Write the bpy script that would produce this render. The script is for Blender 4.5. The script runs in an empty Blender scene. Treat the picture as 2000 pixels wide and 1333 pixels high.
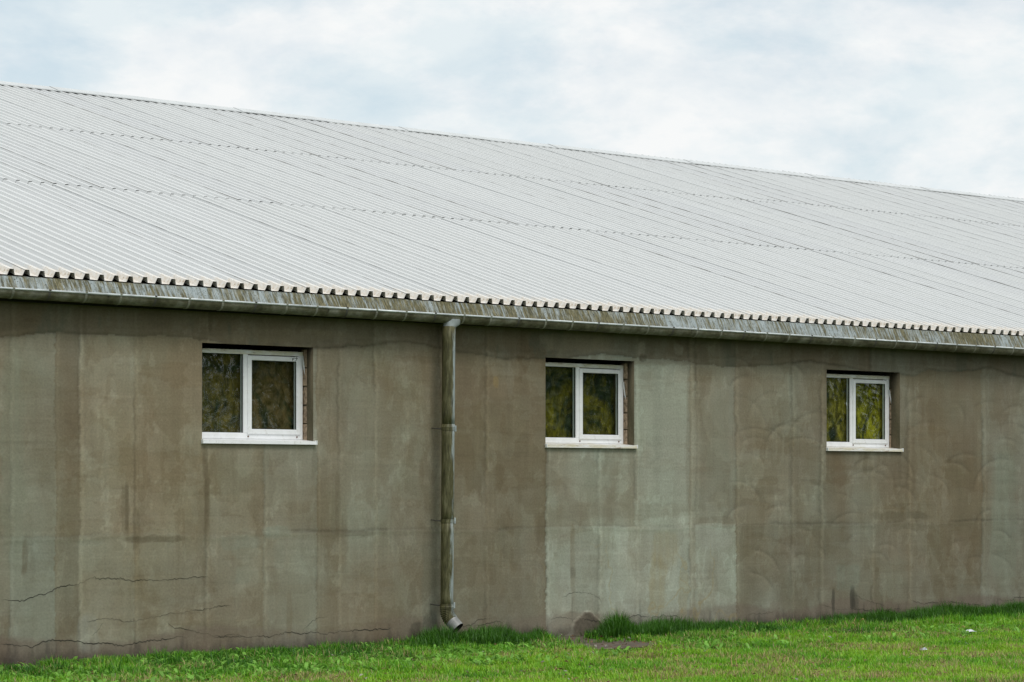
import bpy, math, random
import numpy as np
from mathutils import Vector, Matrix

random.seed(7)
RNG = np.random.default_rng(11)
scene = bpy.context.scene
COL = scene.collection

# ------------------------------------------------------------------ camera
FPX = 5000.0                      # focal length in photo pixels (2000 wide)
ALPHA = math.atan2(FPX, 5790.0)   # how far the view turns from the wall's normal
YH = 943.0                        # horizon row in the photograph
CAMZ = 2.0
CAMY = -24.48
cam_d = bpy.data.cameras.new('camera')
cam = bpy.data.objects.new('camera', cam_d)
COL.objects.link(cam)
cam.location = (0, CAMY, CAMZ)
cam.rotation_euler = (math.pi / 2, 0, -ALPHA)
cam_d.sensor_width = 36
cam_d.lens = 36 * FPX / 2000
cam_d.shift_y = (YH - 666.5) / 2000
cam_d.clip_start = 0.1
cam_d.clip_end = 3000
scene.camera = cam

# ------------------------------------------------------------------ sky, sun, exposure
SUNV = Vector((-0.05, -0.55, 0.83)).normalized()
world = bpy.data.worlds.new('World')
scene.world = world
world.use_nodes = True
wn, wl = world.node_tree.nodes, world.node_tree.links
wn.clear()
w_out = wn.new('ShaderNodeOutputWorld')
w_bg = wn.new('ShaderNodeBackground')
w_bg.inputs['Strength'].default_value = 0.1
sky = wn.new('ShaderNodeTexSky')
sky.sky_type = 'NISHITA'
sky.sun_disc = False
sky.sun_elevation = math.asin(SUNV.z)
sky.sun_rotation = math.atan2(SUNV.x, SUNV.y)
sky.air_density = 1.0
sky.dust_density = 0.6
tc = wn.new('ShaderNodeTexCoord')
mp = wn.new('ShaderNodeMapping')
mp.inputs['Scale'].default_value = (1.0, 1.0, 2.1)
mp.inputs['Location'].default_value = (0.35, 0.12, 0.0)
wl.new(tc.outputs['Generated'], mp.inputs['Vector'])
n1 = wn.new('ShaderNodeTexNoise')
n1.inputs['Scale'].default_value = 10.5
n1.inputs['Detail'].default_value = 8
n1.inputs['Roughness'].default_value = 0.58
n1.inputs['Distortion'].default_value = 0.15
wl.new(mp.outputs['Vector'], n1.inputs['Vector'])
r1 = wn.new('ShaderNodeValToRGB')
r1.color_ramp.elements[0].position = 0.37
r1.color_ramp.elements[0].color = (0.70, 0.70, 0.70, 1)
r1.color_ramp.elements[1].position = 0.55
r1.color_ramp.elements[1].color = (1, 1, 1, 1)
wl.new(n1.outputs['Fac'], r1.inputs['Fac'])
n2 = wn.new('ShaderNodeTexNoise')
n2.inputs['Scale'].default_value = 13
n2.inputs['Detail'].default_value = 6
n2.inputs['Roughness'].default_value = 0.6
wl.new(mp.outputs['Vector'], n2.inputs['Vector'])
r2 = wn.new('ShaderNodeValToRGB')
r2.color_ramp.elements[0].position = 0.40
r2.color_ramp.elements[0].color = (7.9, 8.65, 8.95, 1)
r2.color_ramp.elements[1].position = 0.56
r2.color_ramp.elements[1].color = (9.35, 9.5, 9.5, 1)
wl.new(n2.outputs['Fac'], r2.inputs['Fac'])
sk_mul = wn.new('ShaderNodeMix')
sk_mul.data_type = 'RGBA'
sk_mul.blend_type = 'MULTIPLY'
sk_mul.inputs[0].default_value = 1.0
wl.new(sky.outputs['Color'], sk_mul.inputs[6])
sk_mul.inputs[7].default_value = (0.84, 1.06, 1.08, 1)
w_mix = wn.new('ShaderNodeMix')
w_mix.data_type = 'RGBA'
wl.new(r1.outputs['Color'], w_mix.inputs[0])
wl.new(sk_mul.outputs[2], w_mix.inputs[6])
wl.new(r2.outputs['Color'], w_mix.inputs[7])
wl.new(w_mix.outputs[2], w_bg.inputs['Color'])
wl.new(w_bg.outputs['Background'], w_out.inputs['Surface'])

sun_d = bpy.data.lights.new('sun', 'SUN')
sun_d.energy = 1.5
sun_d.angle = math.radians(18)
sun_d.color = (1.0, 0.96, 0.90)
sun = bpy.data.objects.new('sun', sun_d)
COL.objects.link(sun)
sun.rotation_euler = (-SUNV).to_track_quat('-Z', 'Y').to_euler()
sun.location = (20, -20, 40)

vs = scene.view_settings
vs.view_transform = 'Standard'
vs.look = 'None'
vs.exposure = 0.0
vs.gamma = 1.0
vs.use_curve_mapping = False

# ------------------------------------------------------------------ helpers
SA, CA = math.sin(ALPHA), math.cos(ALPHA)


def at(px, py, y=0.0):
    """photo pixel -> (X, z) on the vertical plane y (parallel to the wall)"""
    u = (px - 1000) / FPX
    v = (YH - py) / FPX
    dx, dy = SA + u * CA, CA - u * SA
    t = (y - CAMY) / dy
    return dx * t, CAMZ + v * t


def ground_at(px, py, z=0.0):
    u = (px - 1000) / FPX
    v = (YH - py) / FPX
    t = (z - CAMZ) / v
    return (SA + u * CA) * t, CAMY + (CA - u * SA) * t


def to_px(X, Y, Z):
    dy = Y - CAMY
    zc = X * SA + dy * CA
    xc = X * CA - dy * SA
    return 1000 + FPX * xc / zc, YH - FPX * (Z - CAMZ) / zc


def _hash(ix, iy, seed):
    n = (ix.astype(np.int64) * 374761393 + iy.astype(np.int64) * 668265263 + seed * 974711) & 0x7FFFFFFF
    n = ((n ^ (n >> 13)) * 1274126177) & 0x7FFFFFFF
    n = (n ^ (n >> 16)) & 0xFFFFFF
    return n / float(0xFFFFFF)


def vnoise(x, y, seed):
    ix, iy = np.floor(x), np.floor(y)
    fx, fy = x - ix, y - iy
    fx = fx * fx * (3 - 2 * fx)
    fy = fy * fy * (3 - 2 * fy)
    ix = ix.astype(np.int64)
    iy = iy.astype(np.int64)
    a = _hash(ix, iy, seed)
    b = _hash(ix + 1, iy, seed)
    c = _hash(ix, iy + 1, seed)
    d = _hash(ix + 1, iy + 1, seed)
    return (a * (1 - fx) + b * fx) * (1 - fy) + (c * (1 - fx) + d * fx) * fy


def fbm(x, y, sx, sy, octv, seed):
    """fractal noise, 0..1, sx / sy = cells per metre"""
    s, amp, tot = 0, 1.0, 0.0
    for o in range(octv):
        s = s + amp * vnoise(x * sx * 2 ** o + 17.3 * o, y * sy * 2 ** o - 9.1 * o, seed + o * 31)
        tot += amp
        amp *= 0.55
    return s / tot


def sstep(a, b, x):
    t = np.clip((x - a) / (b - a), 0, 1)
    return t * t * (3 - 2 * t)


class MB:
    def __init__(self):
        self.v, self.f = [], []

    def quad(self, a, b, c, d):
        n = len(self.v)
        self.v += [a, b, c, d]
        self.f.append((n, n + 1, n + 2, n + 3))

    def box(self, x0, x1, y0, y1, z0, z1, ch=0.0):
        """box, edges chamfered by ch"""
        if ch <= 0:
            n = len(self.v)
            self.v += [(x, y, z) for x in (x0, x1) for y in (y0, y1) for z in (z0, z1)]
            for q in ((0, 1, 3, 2), (4, 6, 7, 5), (0, 4, 5, 1), (2, 3, 7, 6), (0, 2, 6, 4), (1, 5, 7, 3)):
                self.f.append(tuple(n + i for i in q))
            return
        import bmesh
        bm = bmesh.new()
        bmesh.ops.create_cube(bm, size=1)
        for v in bm.verts:
            v.co = ((x0 + x1) / 2 + v.co.x * (x1 - x0), (y0 + y1) / 2 + v.co.y * (y1 - y0), (z0 + z1) / 2 + v.co.z * (z1 - z0))
        bmesh.ops.bevel(bm, geom=list(bm.edges), offset=ch, segments=1, affect='EDGES')
        n = len(self.v)
        bm.verts.index_update()
        self.v += [tuple(v.co) for v in bm.verts]
        self.f += [tuple(n + v.index for v in f.verts) for f in bm.faces]
        bm.free()

    def tube(self, pts, radii, seg=16, cap0=True, cap1=True):
        n0 = len(self.v)
        pts = [Vector(p) for p in pts]
        up = None
        for i, p in enumerate(pts):
            d = (pts[min(i + 1, len(pts) - 1)] - pts[max(i - 1, 0)]).normalized()
            if up is None:
                up = Vector((1, 0, 0)) if abs(d.x) < 0.9 else Vector((0, 0, 1))
            a = (up - d * up.dot(d)).normalized()
            b = d.cross(a)
            up = a
            r = radii[i] if hasattr(radii, '__len__') else radii
            for k in range(seg):
                t = 2 * math.pi * k / seg
                self.v.append(tuple(p + a * (r * math.cos(t)) + b * (r * math.sin(t))))
        for i in range(len(pts) - 1):
            for k in range(seg):
                k2 = (k + 1) % seg
                self.f.append((n0 + i * seg + k, n0 + i * seg + k2, n0 + (i + 1) * seg + k2, n0 + (i + 1) * seg + k))
        if cap0:
            self.f.append(tuple(n0 + k for k in reversed(range(seg))))
        if cap1:
            m = n0 + (len(pts) - 1) * seg
            self.f.append(tuple(m + k for k in range(seg)))

    def mesh(self, name, mat=None, smooth=False):
        me = bpy.data.meshes.new(name)
        me.from_pydata(self.v, [], self.f)
        if mat:
            me.materials.append(mat)
        if smooth:
            me.polygons.foreach_set('use_smooth', [True] * len(me.polygons))
        me.update()
        return me

    def build(self, name, mat, parent=None, smooth=False, loc=None):
        return link(name, self.mesh(name, mat, smooth), parent, loc)


def link(name, me, parent=None, loc=None):
    o = bpy.data.objects.new(name, me)
    COL.objects.link(o)
    if parent:
        o.parent = parent
    if loc:
        o.location = loc
    return o


def empty(name, loc=(0, 0, 0), parent=None):
    o = bpy.data.objects.new(name, None)
    COL.objects.link(o)
    o.location = loc
    if parent:
        o.parent = parent
    return o


def tag(o, label=None, cat=None, group=None, kind=None):
    for k, v in (('label', label), ('category', cat), ('group', group), ('kind', kind)):
        if v:
            o[k] = v
    return o


def np_mesh(name, verts, quads, mat, cols=None, tris=None):
    """mesh from numpy arrays; quads (n,4), tris (m,3), cols (nv,3)"""
    me = bpy.data.meshes.new(name)
    nq = 0 if quads is None else len(quads)
    nt = 0 if tris is None else len(tris)
    me.vertices.add(len(verts))
    me.vertices.foreach_set('co', np.ascontiguousarray(verts, dtype=np.float32).ravel())
    idx = []
    if nq:
        idx.append(quads.ravel())
    if nt:
        idx.append(tris.ravel())
    idx = np.concatenate(idx).astype(np.int32)
    me.loops.add(len(idx))
    me.loops.foreach_set('vertex_index', idx)
    me.polygons.add(nq + nt)
    st = np.concatenate([np.arange(nq) * 4, nq * 4 + np.arange(nt) * 3]).astype(np.int32)
    me.polygons.foreach_set('loop_start', st)
    if cols is not None:
        a = me.attributes.new('Col', 'FLOAT_COLOR', 'POINT')
        c4 = np.ones((len(verts), 4), dtype=np.float32)
        c4[:, :3] = cols
        a.data.foreach_set('color', c4.ravel())
    me.materials.append(mat)
    me.update(calc_edges=True)
    return me


# ------------------------------------------------------------------ materials
class Mat:
    def __init__(self, name, rough=0.8, spec=0.3, metallic=0.0):
        self.m = bpy.data.materials.new(name)
        self.m.use_nodes = True
        self.n, self.l = self.m.node_tree.nodes, self.m.node_tree.links
        self.b = self.n['Principled BSDF']
        self.b.inputs['Roughness'].default_value = rough
        self.b.inputs['Specular IOR Level'].default_value = spec
        self.b.inputs['Metallic'].default_value = metallic
        self.tc = self.n.new('ShaderNodeTexCoord')

    def node(self, t, **kw):
        x = self.n.new(t)
        for k, v in kw.items():
            setattr(x, k, v)
        return x

    def noise(self, scale, detail=5, rough=0.55, stretch=(1, 1, 1), coord='Object', dist=0.0, vec=None):
        mpn = self.n.new('ShaderNodeMapping')
        mpn.inputs['Scale'].default_value = stretch
        self.l.new(vec or self.tc.outputs[coord], mpn.inputs['Vector'])
        t = self.n.new('ShaderNodeTexNoise')
        t.inputs['Scale'].default_value = scale
        t.inputs['Detail'].default_value = detail
        t.inputs['Roughness'].default_value = rough
        t.inputs['Distortion'].default_value = dist
        self.l.new(mpn.outputs['Vector'], t.inputs['Vector'])
        return t.outputs['Fac']

    def ramp(self, fac, stops):
        r = self.n.new('ShaderNodeValToRGB')
        e = r.color_ramp.elements
        while len(e) > 1:
            e.remove(e[-1])
        for i, (p, c) in enumerate(stops):
            el = e[0] if i == 0 else e.new(p)
            el.position = p
            el.color = (c, c, c, 1) if not hasattr(c, '__len__') else (*c, 1)
        self.l.new(fac, r.inputs['Fac'])
        return r.outputs['Color']

    def mix(self, fac, a, b, mode='MIX'):
        m = self.n.new('ShaderNodeMix')
        m.data_type = 'RGBA'
        m.blend_type = mode
        for sock, v in ((0, fac), (6, a), (7, b)):
            if hasattr(v, 'links'):
                self.l.new(v, m.inputs[sock])
            elif sock == 0:
                m.inputs[0].default_value = v
            else:
                m.inputs[sock].default_value = (*v, 1)
        return m.outputs[2]

    def math(self, op, a, b=None):
        m = self.n.new('ShaderNodeMath')
        m.operation = op
        for i, v in enumerate((a, b)):
            if v is None:
                continue
            if hasattr(v, 'links'):
                self.l.new(v, m.inputs[i])
            else:
                m.inputs[i].default_value = v
        return m.outputs[0]

    def color(self, c):
        if hasattr(c, 'links'):
            self.l.new(c, self.b.inputs['Base Color'])
        else:
            self.b.inputs['Base Color'].default_value = (*c, 1)
        return self

    def bump(self, fac, strength=0.3, dist=0.01):
        b = self.n.new('ShaderNodeBump')
        b.inputs['Strength'].default_value = strength
        b.inputs['Distance'].default_value = dist
        self.l.new(fac, b.inputs['Height'])
        self.l.new(b.outputs['Normal'], self.b.inputs['Normal'])
        return self


def mat_plaster():
    M = Mat('plaster', 0.92, 0.15)
    at_ = M.node('ShaderNodeAttribute')
    at_.attribute_name = 'Col'
    fine = M.noise(38, 6, 0.65)
    spk = M.noise(150, 3, 0.6)
    hor = M.noise(26, 4, 0.6, (0.12, 1, 1.6))
    c = M.mix(1.0, at_.outputs['Color'], M.ramp(fine, [(0.3, 0.86), (0.7, 1.13)]), 'MULTIPLY')
    c = M.mix(0.3, c, M.ramp(hor, [(0.3, 0.9), (0.7, 1.1)]), 'MULTIPLY')
    c = M.mix(0.8, c, M.ramp(spk, [(0.28, 0.7), (0.4, 1.0), (0.7, 1.06)]), 'MULTIPLY')
    M.color(c).bump(fine, 0.35, 0.006)
    return M.m


def mat_roof():
    M = Mat('roof_sheet_paint', 0.6, 0.25)
    oi = M.node('ShaderNodeObjectInfo')
    dirt = M.noise(3.0, 6, 0.6, (3.0, 0.35, 1.0))
    spk = M.noise(26, 3, 0.5)
    c = M.ramp(dirt, [(0.25, (0.63, 0.64, 0.637)), (0.55, (0.675, 0.685, 0.68)), (0.8, (0.695, 0.705, 0.70))])
    c = M.mix(1.0, c, M.ramp(oi.outputs['Random'], [(0.0, (0.975, 0.975, 0.98)), (0.5, (0.99, 0.99, 0.985)), (1.0, (1.01, 1.01, 1.01))]), 'MULTIPLY')
    c = M.mix(M.ramp(spk, [(0.70, 0.0), (0.76, 0.5)]), c, (0.22, 0.21, 0.18))
    # lichen and dirt collected on the lowest 25 cm of the eave sheets
    sep = M.node('ShaderNodeSeparateXYZ')
    M.l.new(M.tc.outputs['Object'], sep.inputs[0])
    nn = M.noise(14, 5, 0.6)
    d = M.math('ADD', sep.outputs['Y'], M.math('MULTIPLY', nn, -0.35))
    e = M.ramp(d, [(0.0, 1.0), (0.16, 0.0)])
    e = M.mix(1.0, e, M.ramp(M.math('MULTIPLY', oi.outputs['Object Index'], 1.0), [(0.0, 0.0), (0.9, 1.0)]), 'MULTIPLY')
    stain = M.ramp(M.noise(24, 4), [(0.27, (0.42, 0.34, 0.24)), (0.40, (0.72, 0.66, 0.58)), (0.58, (0.78, 0.76, 0.72))])
    c = M.mix(e, c, stain)
    M.color(c)
    return M.m


def mat_lap_dirt_shade():
    M = Mat('lap_dirt_shade', 0.8, 0.2)  # lap dirt, with the gap's shadow line painted into the lip
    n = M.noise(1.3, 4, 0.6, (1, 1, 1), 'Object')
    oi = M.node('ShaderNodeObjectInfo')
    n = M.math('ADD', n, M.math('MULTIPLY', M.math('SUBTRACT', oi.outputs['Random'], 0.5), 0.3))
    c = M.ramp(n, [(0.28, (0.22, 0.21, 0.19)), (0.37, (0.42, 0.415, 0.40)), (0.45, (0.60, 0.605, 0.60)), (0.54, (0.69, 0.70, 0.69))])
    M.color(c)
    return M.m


def mat_simple(name, col, rough=0.7, spec=0.3, metallic=0.0, var=0.15, scale=8, stretch=(1, 1, 1)):
    M = Mat(name, rough, spec, metallic)
    n = M.noise(scale, 5, 0.6, stretch)
    a = tuple(x * (1 - var) for x in col)
    b = tuple(min(1, x * (1 + var)) for x in col)
    M.color(M.ramp(n, [(0.3, a), (0.7, b)]))
    return M.m


def mat_apron():
    M = Mat('mossy_zinc', 0.7, 0.3)
    oi = M.node('ShaderNodeObjectInfo')
    add = M.node('ShaderNodeVectorMath')
    add.operation = 'ADD'
    M.l.new(M.tc.outputs['Object'], add.inputs[0])
    sc = M.node('ShaderNodeVectorMath')
    sc.operation = 'SCALE'
    sc.inputs[0].default_value = (13.0, 7.0, 3.0)
    M.l.new(oi.outputs['Random'], sc.inputs['Scale'])
    M.l.new(sc.outputs[0], add.inputs[1])
    v = add.outputs[0]
    st = M.noise(27, 6, 0.70, (1.0, 0.12, 0.12), vec=v)
    st2 = M.noise(45, 5, 0.65, (1.0, 0.22, 0.22), vec=v)
    big = M.noise(1.7, 3, 0.5, vec=v)
    zinc = M.ramp(st2, [(0.3, (0.24, 0.28, 0.28)), (0.7, (0.44, 0.50, 0.51))])
    moss = M.ramp(st2, [(0.3, (0.035, 0.035, 0.02)), (0.5, (0.13, 0.12, 0.06)), (0.7, (0.26, 0.23, 0.13))])
    f = M.math('ADD', st, M.math('MULTIPLY', M.math('SUBTRACT', big, 0.5), 0.4))
    f = M.math('ADD', f, M.math('MULTIPLY', M.math('SUBTRACT', oi.outputs['Random'], 0.5), 0.10))
    c = M.mix(M.ramp(f, [(0.40, 0.0), (0.57, 1.0)]), zinc, moss)
    spk = M.noise(70, 3, 0.6, (1, .6, .6), vec=v)
    c = M.mix(M.ramp(spk, [(0.58, 0.0), (0.66, 0.8)]), c, (0.035, 0.035, 0.022))
    M.color(c).bump(st2, 0.3, 0.004)
    return M.m


def mat_gutter():
    M = Mat('gutter_zinc', 0.6, 0.35)
    n = M.noise(5, 6, 0.65)
    n2 = M.noise(30, 4, 0.6, (0.5, 1, 1))
    c = M.ramp(n, [(0.35, (0.075, 0.070, 0.038)), (0.5, (0.14, 0.134, 0.082)), (0.68, (0.25, 0.25, 0.20))])
    c = M.mix(1.0, c, M.ramp(n2, [(0.3, 0.65), (0.7, 1.15)]), 'MULTIPLY')
    rust = M.noise(2.3, 4, 0.6)
    c = M.mix(M.ramp(rust, [(0.70, 0.0), (0.76, 0.8)]), c, (0.23, 0.09, 0.03))
    M.color(c).bump(n2, 0.2, 0.004)
    return M.m


def mat_pipe():
    M = Mat('mossy_pipe', 0.62, 0.35)
    geo = M.node('ShaderNodeNewGeometry')
    sep = M.node('ShaderNodeSeparateXYZ')
    M.l.new(geo.outputs['Normal'], sep.inputs[0])
    st = M.noise(9, 6, 0.7, (1.0, 1.0, 0.13), coord='Object')
    st2 = M.noise(34, 5, 0.65, (1.0, 1.0, 0.16), coord='Object')
    big = M.noise(1.2, 3, 0.5)
    # moss has grown on the left side; the right side stays bare zinc
    f = M.math('ADD', M.math('MULTIPLY', sep.outputs['X'], -0.30), st)
    f = M.math('ADD', f, M.math('MULTIPLY', M.math('SUBTRACT', big, 0.5), 0.25))
    zinc = M.ramp(st2, [(0.3, (0.25, 0.29, 0.29)), (0.7, (0.42, 0.48, 0.48))])
    moss = M.ramp(st2, [(0.3, (0.026, 0.025, 0.010)), (0.52, (0.090, 0.084, 0.034)), (0.75, (0.20, 0.19, 0.11))])
    M.color(M.mix(M.ramp(f, [(0.36, 0.0), (0.50, 1.0)]), zinc, moss)).bump(st2, 0.3, 0.003)
    return M.m


def mat_pvc(name, yellow=0.0):
    M = Mat(name, 0.35, 0.45)
    n = M.noise(9, 5, 0.65)
    c = M.ramp(n, [(0.3, (0.80, 0.81, 0.81)), (0.6, (0.87, 0.88, 0.89))])
    if yellow > 0:
        d = M.noise(6, 6, 0.7, (0.6, 1, 3.0))
        c = M.mix(M.ramp(d, [(0.36, 0.0), (0.62, yellow)]), c, (0.62, 0.56, 0.38))
        d2 = M.noise(15, 4, 0.7, (0.35, 1, 2.4))
        c = M.mix(M.ramp(d2, [(0.60, 0.0), (0.68, 0.75)]), c, (0.30, 0.21, 0.13))
    else:
        d2 = M.noise(16, 4, 0.7)
        c = M.mix(M.ramp(d2, [(0.58, 0.0), (0.74, 0.4)]), c, (0.40, 0.37, 0.30))
    M.color(c)
    return M.m


def mat_glass():
    m = bpy.data.materials.new('window_glass')
    m.use_nodes = True
    n, l = m.node_tree.nodes, m.node_tree.links
    n.clear()
    out = n.new('ShaderNodeOutputMaterial')
    tr = n.new('ShaderNodeBsdfTransparent')
    tr.inputs['Color'].default_value = (0.93, 0.965, 0.95, 1)
    gl = n.new('ShaderNodeBsdfGlossy')
    gl.inputs['Roughness'].default_value = 0.02
    fr = n.new('ShaderNodeFresnel')
    geo = n.new('ShaderNodeNewGeometry')
    ior = n.new('ShaderNodeMapRange')          # the node inverts the index on back faces: undo that for a thin pane
    ior.inputs['To Min'].default_value = 1.5
    ior.inputs['To Max'].default_value = 1 / 1.5
    l.new(geo.outputs['Backfacing'], ior.inputs['Value'])
    l.new(ior.outputs['Result'], fr.inputs['IOR'])
    tcn = n.new('ShaderNodeTexCoord')
    nz = n.new('ShaderNodeTexNoise')
    nz.inputs['Scale'].default_value = 5.0
    nz.inputs['Detail'].default_value = 2
    nz.inputs['Distortion'].default_value = 1.2
    l.new(tcn.outputs['Object'], nz.inputs['Vector'])
    bp = n.new('ShaderNodeBump')
    bp.inputs['Strength'].default_value = 0.15
    bp.inputs['Distance'].default_value = 0.02
    l.new(nz.outputs['Fac'], bp.inputs['Height'])
    l.new(bp.outputs['Normal'], gl.inputs['Normal'])
    mx = n.new('ShaderNodeMixShader')
    l.new(fr.outputs['Fac'], mx.inputs[0])
    l.new(tr.outputs[0], mx.inputs[1])
    l.new(gl.outputs[0], mx.inputs[2])
    l.new(mx.outputs[0], out.inputs['Surface'])
    return m


def mat_film():
    """crumpled, mottled plastic film hung behind the panes"""
    M = Mat('crumpled_film', 0.22, 0.16)
    oi = M.node('ShaderNodeObjectInfo')
    ad = M.node('ShaderNodeVectorMath')
    ad.operation = 'ADD'
    sc = M.node('ShaderNodeVectorMath')
    sc.operation = 'SCALE'
    sc.inputs[0].default_value = (9.0, 5.0, 14.0)
    M.l.new(oi.outputs['Random'], sc.inputs['Scale'])
    M.l.new(M.tc.outputs['Object'], ad.inputs[0])
    M.l.new(sc.outputs[0], ad.inputs[1])
    ov = ad.outputs[0]
    a = M.noise(1.9, 6, 0.6, (1.2, 1, 0.8), dist=1.2, vec=ov)
    b = M.noise(4.2, 5, 0.58, (1.5, 1, 1.0), dist=1.8, vec=ov)
    dark = M.ramp(b, [(0.35, (0.012, 0.020, 0.010)), (0.6, (0.035, 0.045, 0.02))])
    lite = M.mix(M.ramp(b, [(0.36, 0.15), (0.62, 1.0)]), (0.05, 0.042, 0.012), oi.outputs['Color'])
    c = M.mix(M.ramp(a, [(0.38, 0.0), (0.54, 1.0)]), dark, lite)
    branch_refl = M.noise(24, 4, 0.6, (1, 1, 0.45), dist=3.0)
    c = M.mix(0.65, c, M.ramp(branch_refl, [(0.35, 0.5), (0.65, 1.5)]), 'MULTIPLY')  # streaks painted in for tree branches reflected in the panes
    M.color(c)
    w = M.noise(3.4, 3, 0.5, (1.0, 1.0, 1.3), dist=1.8, vec=ov)
    M.bump(w, 0.6, 0.05)
    return M.m


def mat_grass():
    m = bpy.data.materials.new('grass_blades')
    m.use_nodes = True
    n, l = m.node_tree.nodes, m.node_tree.links
    n.clear()
    out = n.new('ShaderNodeOutputMaterial')
    a = n.new('ShaderNodeAttribute')
    a.attribute_name = 'Col'
    d = n.new('ShaderNodeBsdfDiffuse')
    t = n.new('ShaderNodeBsdfTranslucent')
    g = n.new('ShaderNodeBsdfGlossy')
    g.inputs['Roughness'].default_value = 0.45
    g.inputs['Color'].default_value = (0.5, 0.55, 0.5, 1)
    l.new(a.outputs['Color'], d.inputs['Color'])
    l.new(a.outputs['Color'], t.inputs['Color'])
    m1 = n.new('ShaderNodeMixShader')
    m1.inputs[0].default_value = 0.38
    l.new(d.outputs[0], m1.inputs[1])
    l.new(t.outputs[0], m1.inputs[2])
    m2 = n.new('ShaderNodeMixShader')
    m2.inputs[0].default_value = 0.05
    l.new(m1.outputs[0], m2.inputs[1])
    l.new(g.outputs[0], m2.inputs[2])
    l.new(m2.outputs[0], out.inputs['Surface'])
    return m


PLASTER = mat_plaster()
ROOF = mat_roof()
LAP_DIRT_SHADE = mat_lap_dirt_shade()
NEAR_BLACK = mat_simple('near_black', (0.03, 0.025, 0.02), 0.9)
APRON = mat_apron()
CAPM = mat_simple('cap_zinc', (.60, .62, .62), .55, .3, 0, .08, 3)
GUTTER = mat_gutter()
RIM = mat_simple('bare_zinc', (0.66, 0.70, 0.71), 0.38, 0.5, 0.1, 0.25, 6)
STEEL = mat_simple('dark_steel', (0.09, 0.085, 0.075), 0.6, 0.4, 0.2)
PIPE = mat_pipe()
BRACKET = mat_simple('weathered_strap', (.24, .24, .19), .6, .4, 0, .4, 14)
LUGZ = mat_simple('lug_zinc', (.36, .40, .40), .5, .4, 0, .3, 20)
PVC = mat_pvc('white_pvc')
PVC_OLD = mat_pvc('yellowed_pvc', 0.85)
GLASS = mat_glass()
FILM = mat_film()
STRIP = mat_simple('peeled_film', (0.62, 0.64, 0.63), 0.5, 0.4)
BRICK = mat_simple('pale_brick', (0.36, 0.27, 0.19), 0.9, 0.1, 0, 0.55, 22)
REDB = mat_simple('raw_lintel', (0.07, 0.028, 0.018), 0.95, 0.1, 0, 0.4, 14)
GASKET = mat_simple('black_gasket', (0.02, 0.022, 0.022), 0.6)
CONC = mat_simple('old_concrete', (0.135, 0.112, 0.088), 0.92, 0.15, 0, 0.5, 9)
SCREW = mat_simple('screw_rust', (0.13, 0.06, 0.03), 0.7)

# ------------------------------------------------------------------ ground
def mat_ground():
    M = Mat('lawn_soil', 0.95, 0.1)
    n = M.noise(0.9, 6, 0.65)
    n2 = M.noise(26, 5, 0.7)
    c = M.ramp(n, [(0.35, (0.035, 0.06, 0.016)), (0.6, (0.06, 0.085, 0.022)), (0.75, (0.10, 0.085, 0.04))])
    c = M.mix(1.0, c, M.ramp(n2, [(0.3, 0.55), (0.7, 1.35)]), 'MULTIPLY')
    M.color(c).bump(n2, 0.5, 0.03)
    return M.m


g = MB()
g.quad((-1200, -1200, 0), (1200, -1200, 0), (1200, 1200, 0), (-1200, 1200, 0))
tag(g.build('ground', mat_ground()), kind='structure')
# concrete strip that runs along the foot of the wall, mostly overgrown
strip = empty('concrete_strip')
tag(strip, kind='structure')
xx = 6.0
while xx < 52:
    w = random.uniform(1.7, 2.1)
    s = MB()
    s.box(xx, xx + w - 0.02, -1.95 + random.uniform(-.05, .05), -0.014, -0.05, 0.014 + random.uniform(-.004, .004), 0.006)
    s.build('slab', CONC, strip)
    xx += w

# ------------------------------------------------------------------ the barn
barn = empty('barn', (0, 0, 0))
tag(barn, 'long low barn with grey-brown rendered wall, white ribbed metal roof and three white windows', 'barn')

STEP = 0.015
WX0, WX1 = 12.0, 36.0
WZ0, WZ1 = -0.03, 4.14


def snap(v, o):
    return o + round((v - o) / STEP) * STEP


OPEN = []
for (l_, r_) in ((394, 612), (1065.5, 1238.5), (1614, 1757)):
    xa = snap(at(l_, 700)[0], WX0)
    xb = snap(at(r_, 700)[0], WX0)
    OPEN.append((xa, xb, snap(2.475, WZ0), snap(3.607, WZ0)))

# columns of the render work, photo columns of their edges
COLS = [-900, -250, 20, 108, 155, 262, 402, 515, 618, 660, 730, 858, 948, 1066, 1168, 1240, 1345, 1358, 1436, 1545, 1602, 1700, 1772, 1918, 2130, 2400, 9999]
TONE_U = [(.4, .95), (.4, .95), (.55, 1.0), (.12, .88), (.28, 1.06), (.15, 1.0), (.22, .98), (.48, 1.03), (.15, .93), (.2, .96), (.14, .93), (.04, .90), (.0, .87), (.62, 1.10), (.75, 1.14), (1.0, 1.25), (.6, 1.12), (.55, 1.0), (.32, .93), (.28, .91), (.2, .87), (.22, .88), (.2, .87), (.52, .90), (.4, .9), (.3, .9)]
TONE_L = [(.5, .95), (.5, .95), (.85, .95), (.3, .86), (.42, 1.04), (.22, .96), (.32, .99), (.55, 1.04), (.2, .90), (.3, .95), (.18, .90), (.1, .88), (.12, .83), (.85, 1.16), (.95, 1.23), (.95, 1.20), (.65, 1.08), (.88, 1.10), (.3, .84), (.3, .85), (.34, .86), (.3, .84), (.25, .83), (.58, .89), (.4, .85), (.3, .85)]
TONE_T = [(.1, .72)] * 26

WARM = np.array([.226, .191, .126])
COOL = np.array([.244, .246, .192])
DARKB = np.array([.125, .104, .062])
PINK = np.array([.168, .132, .102])
YEL = np.array([.32, .25, .11])

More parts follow.
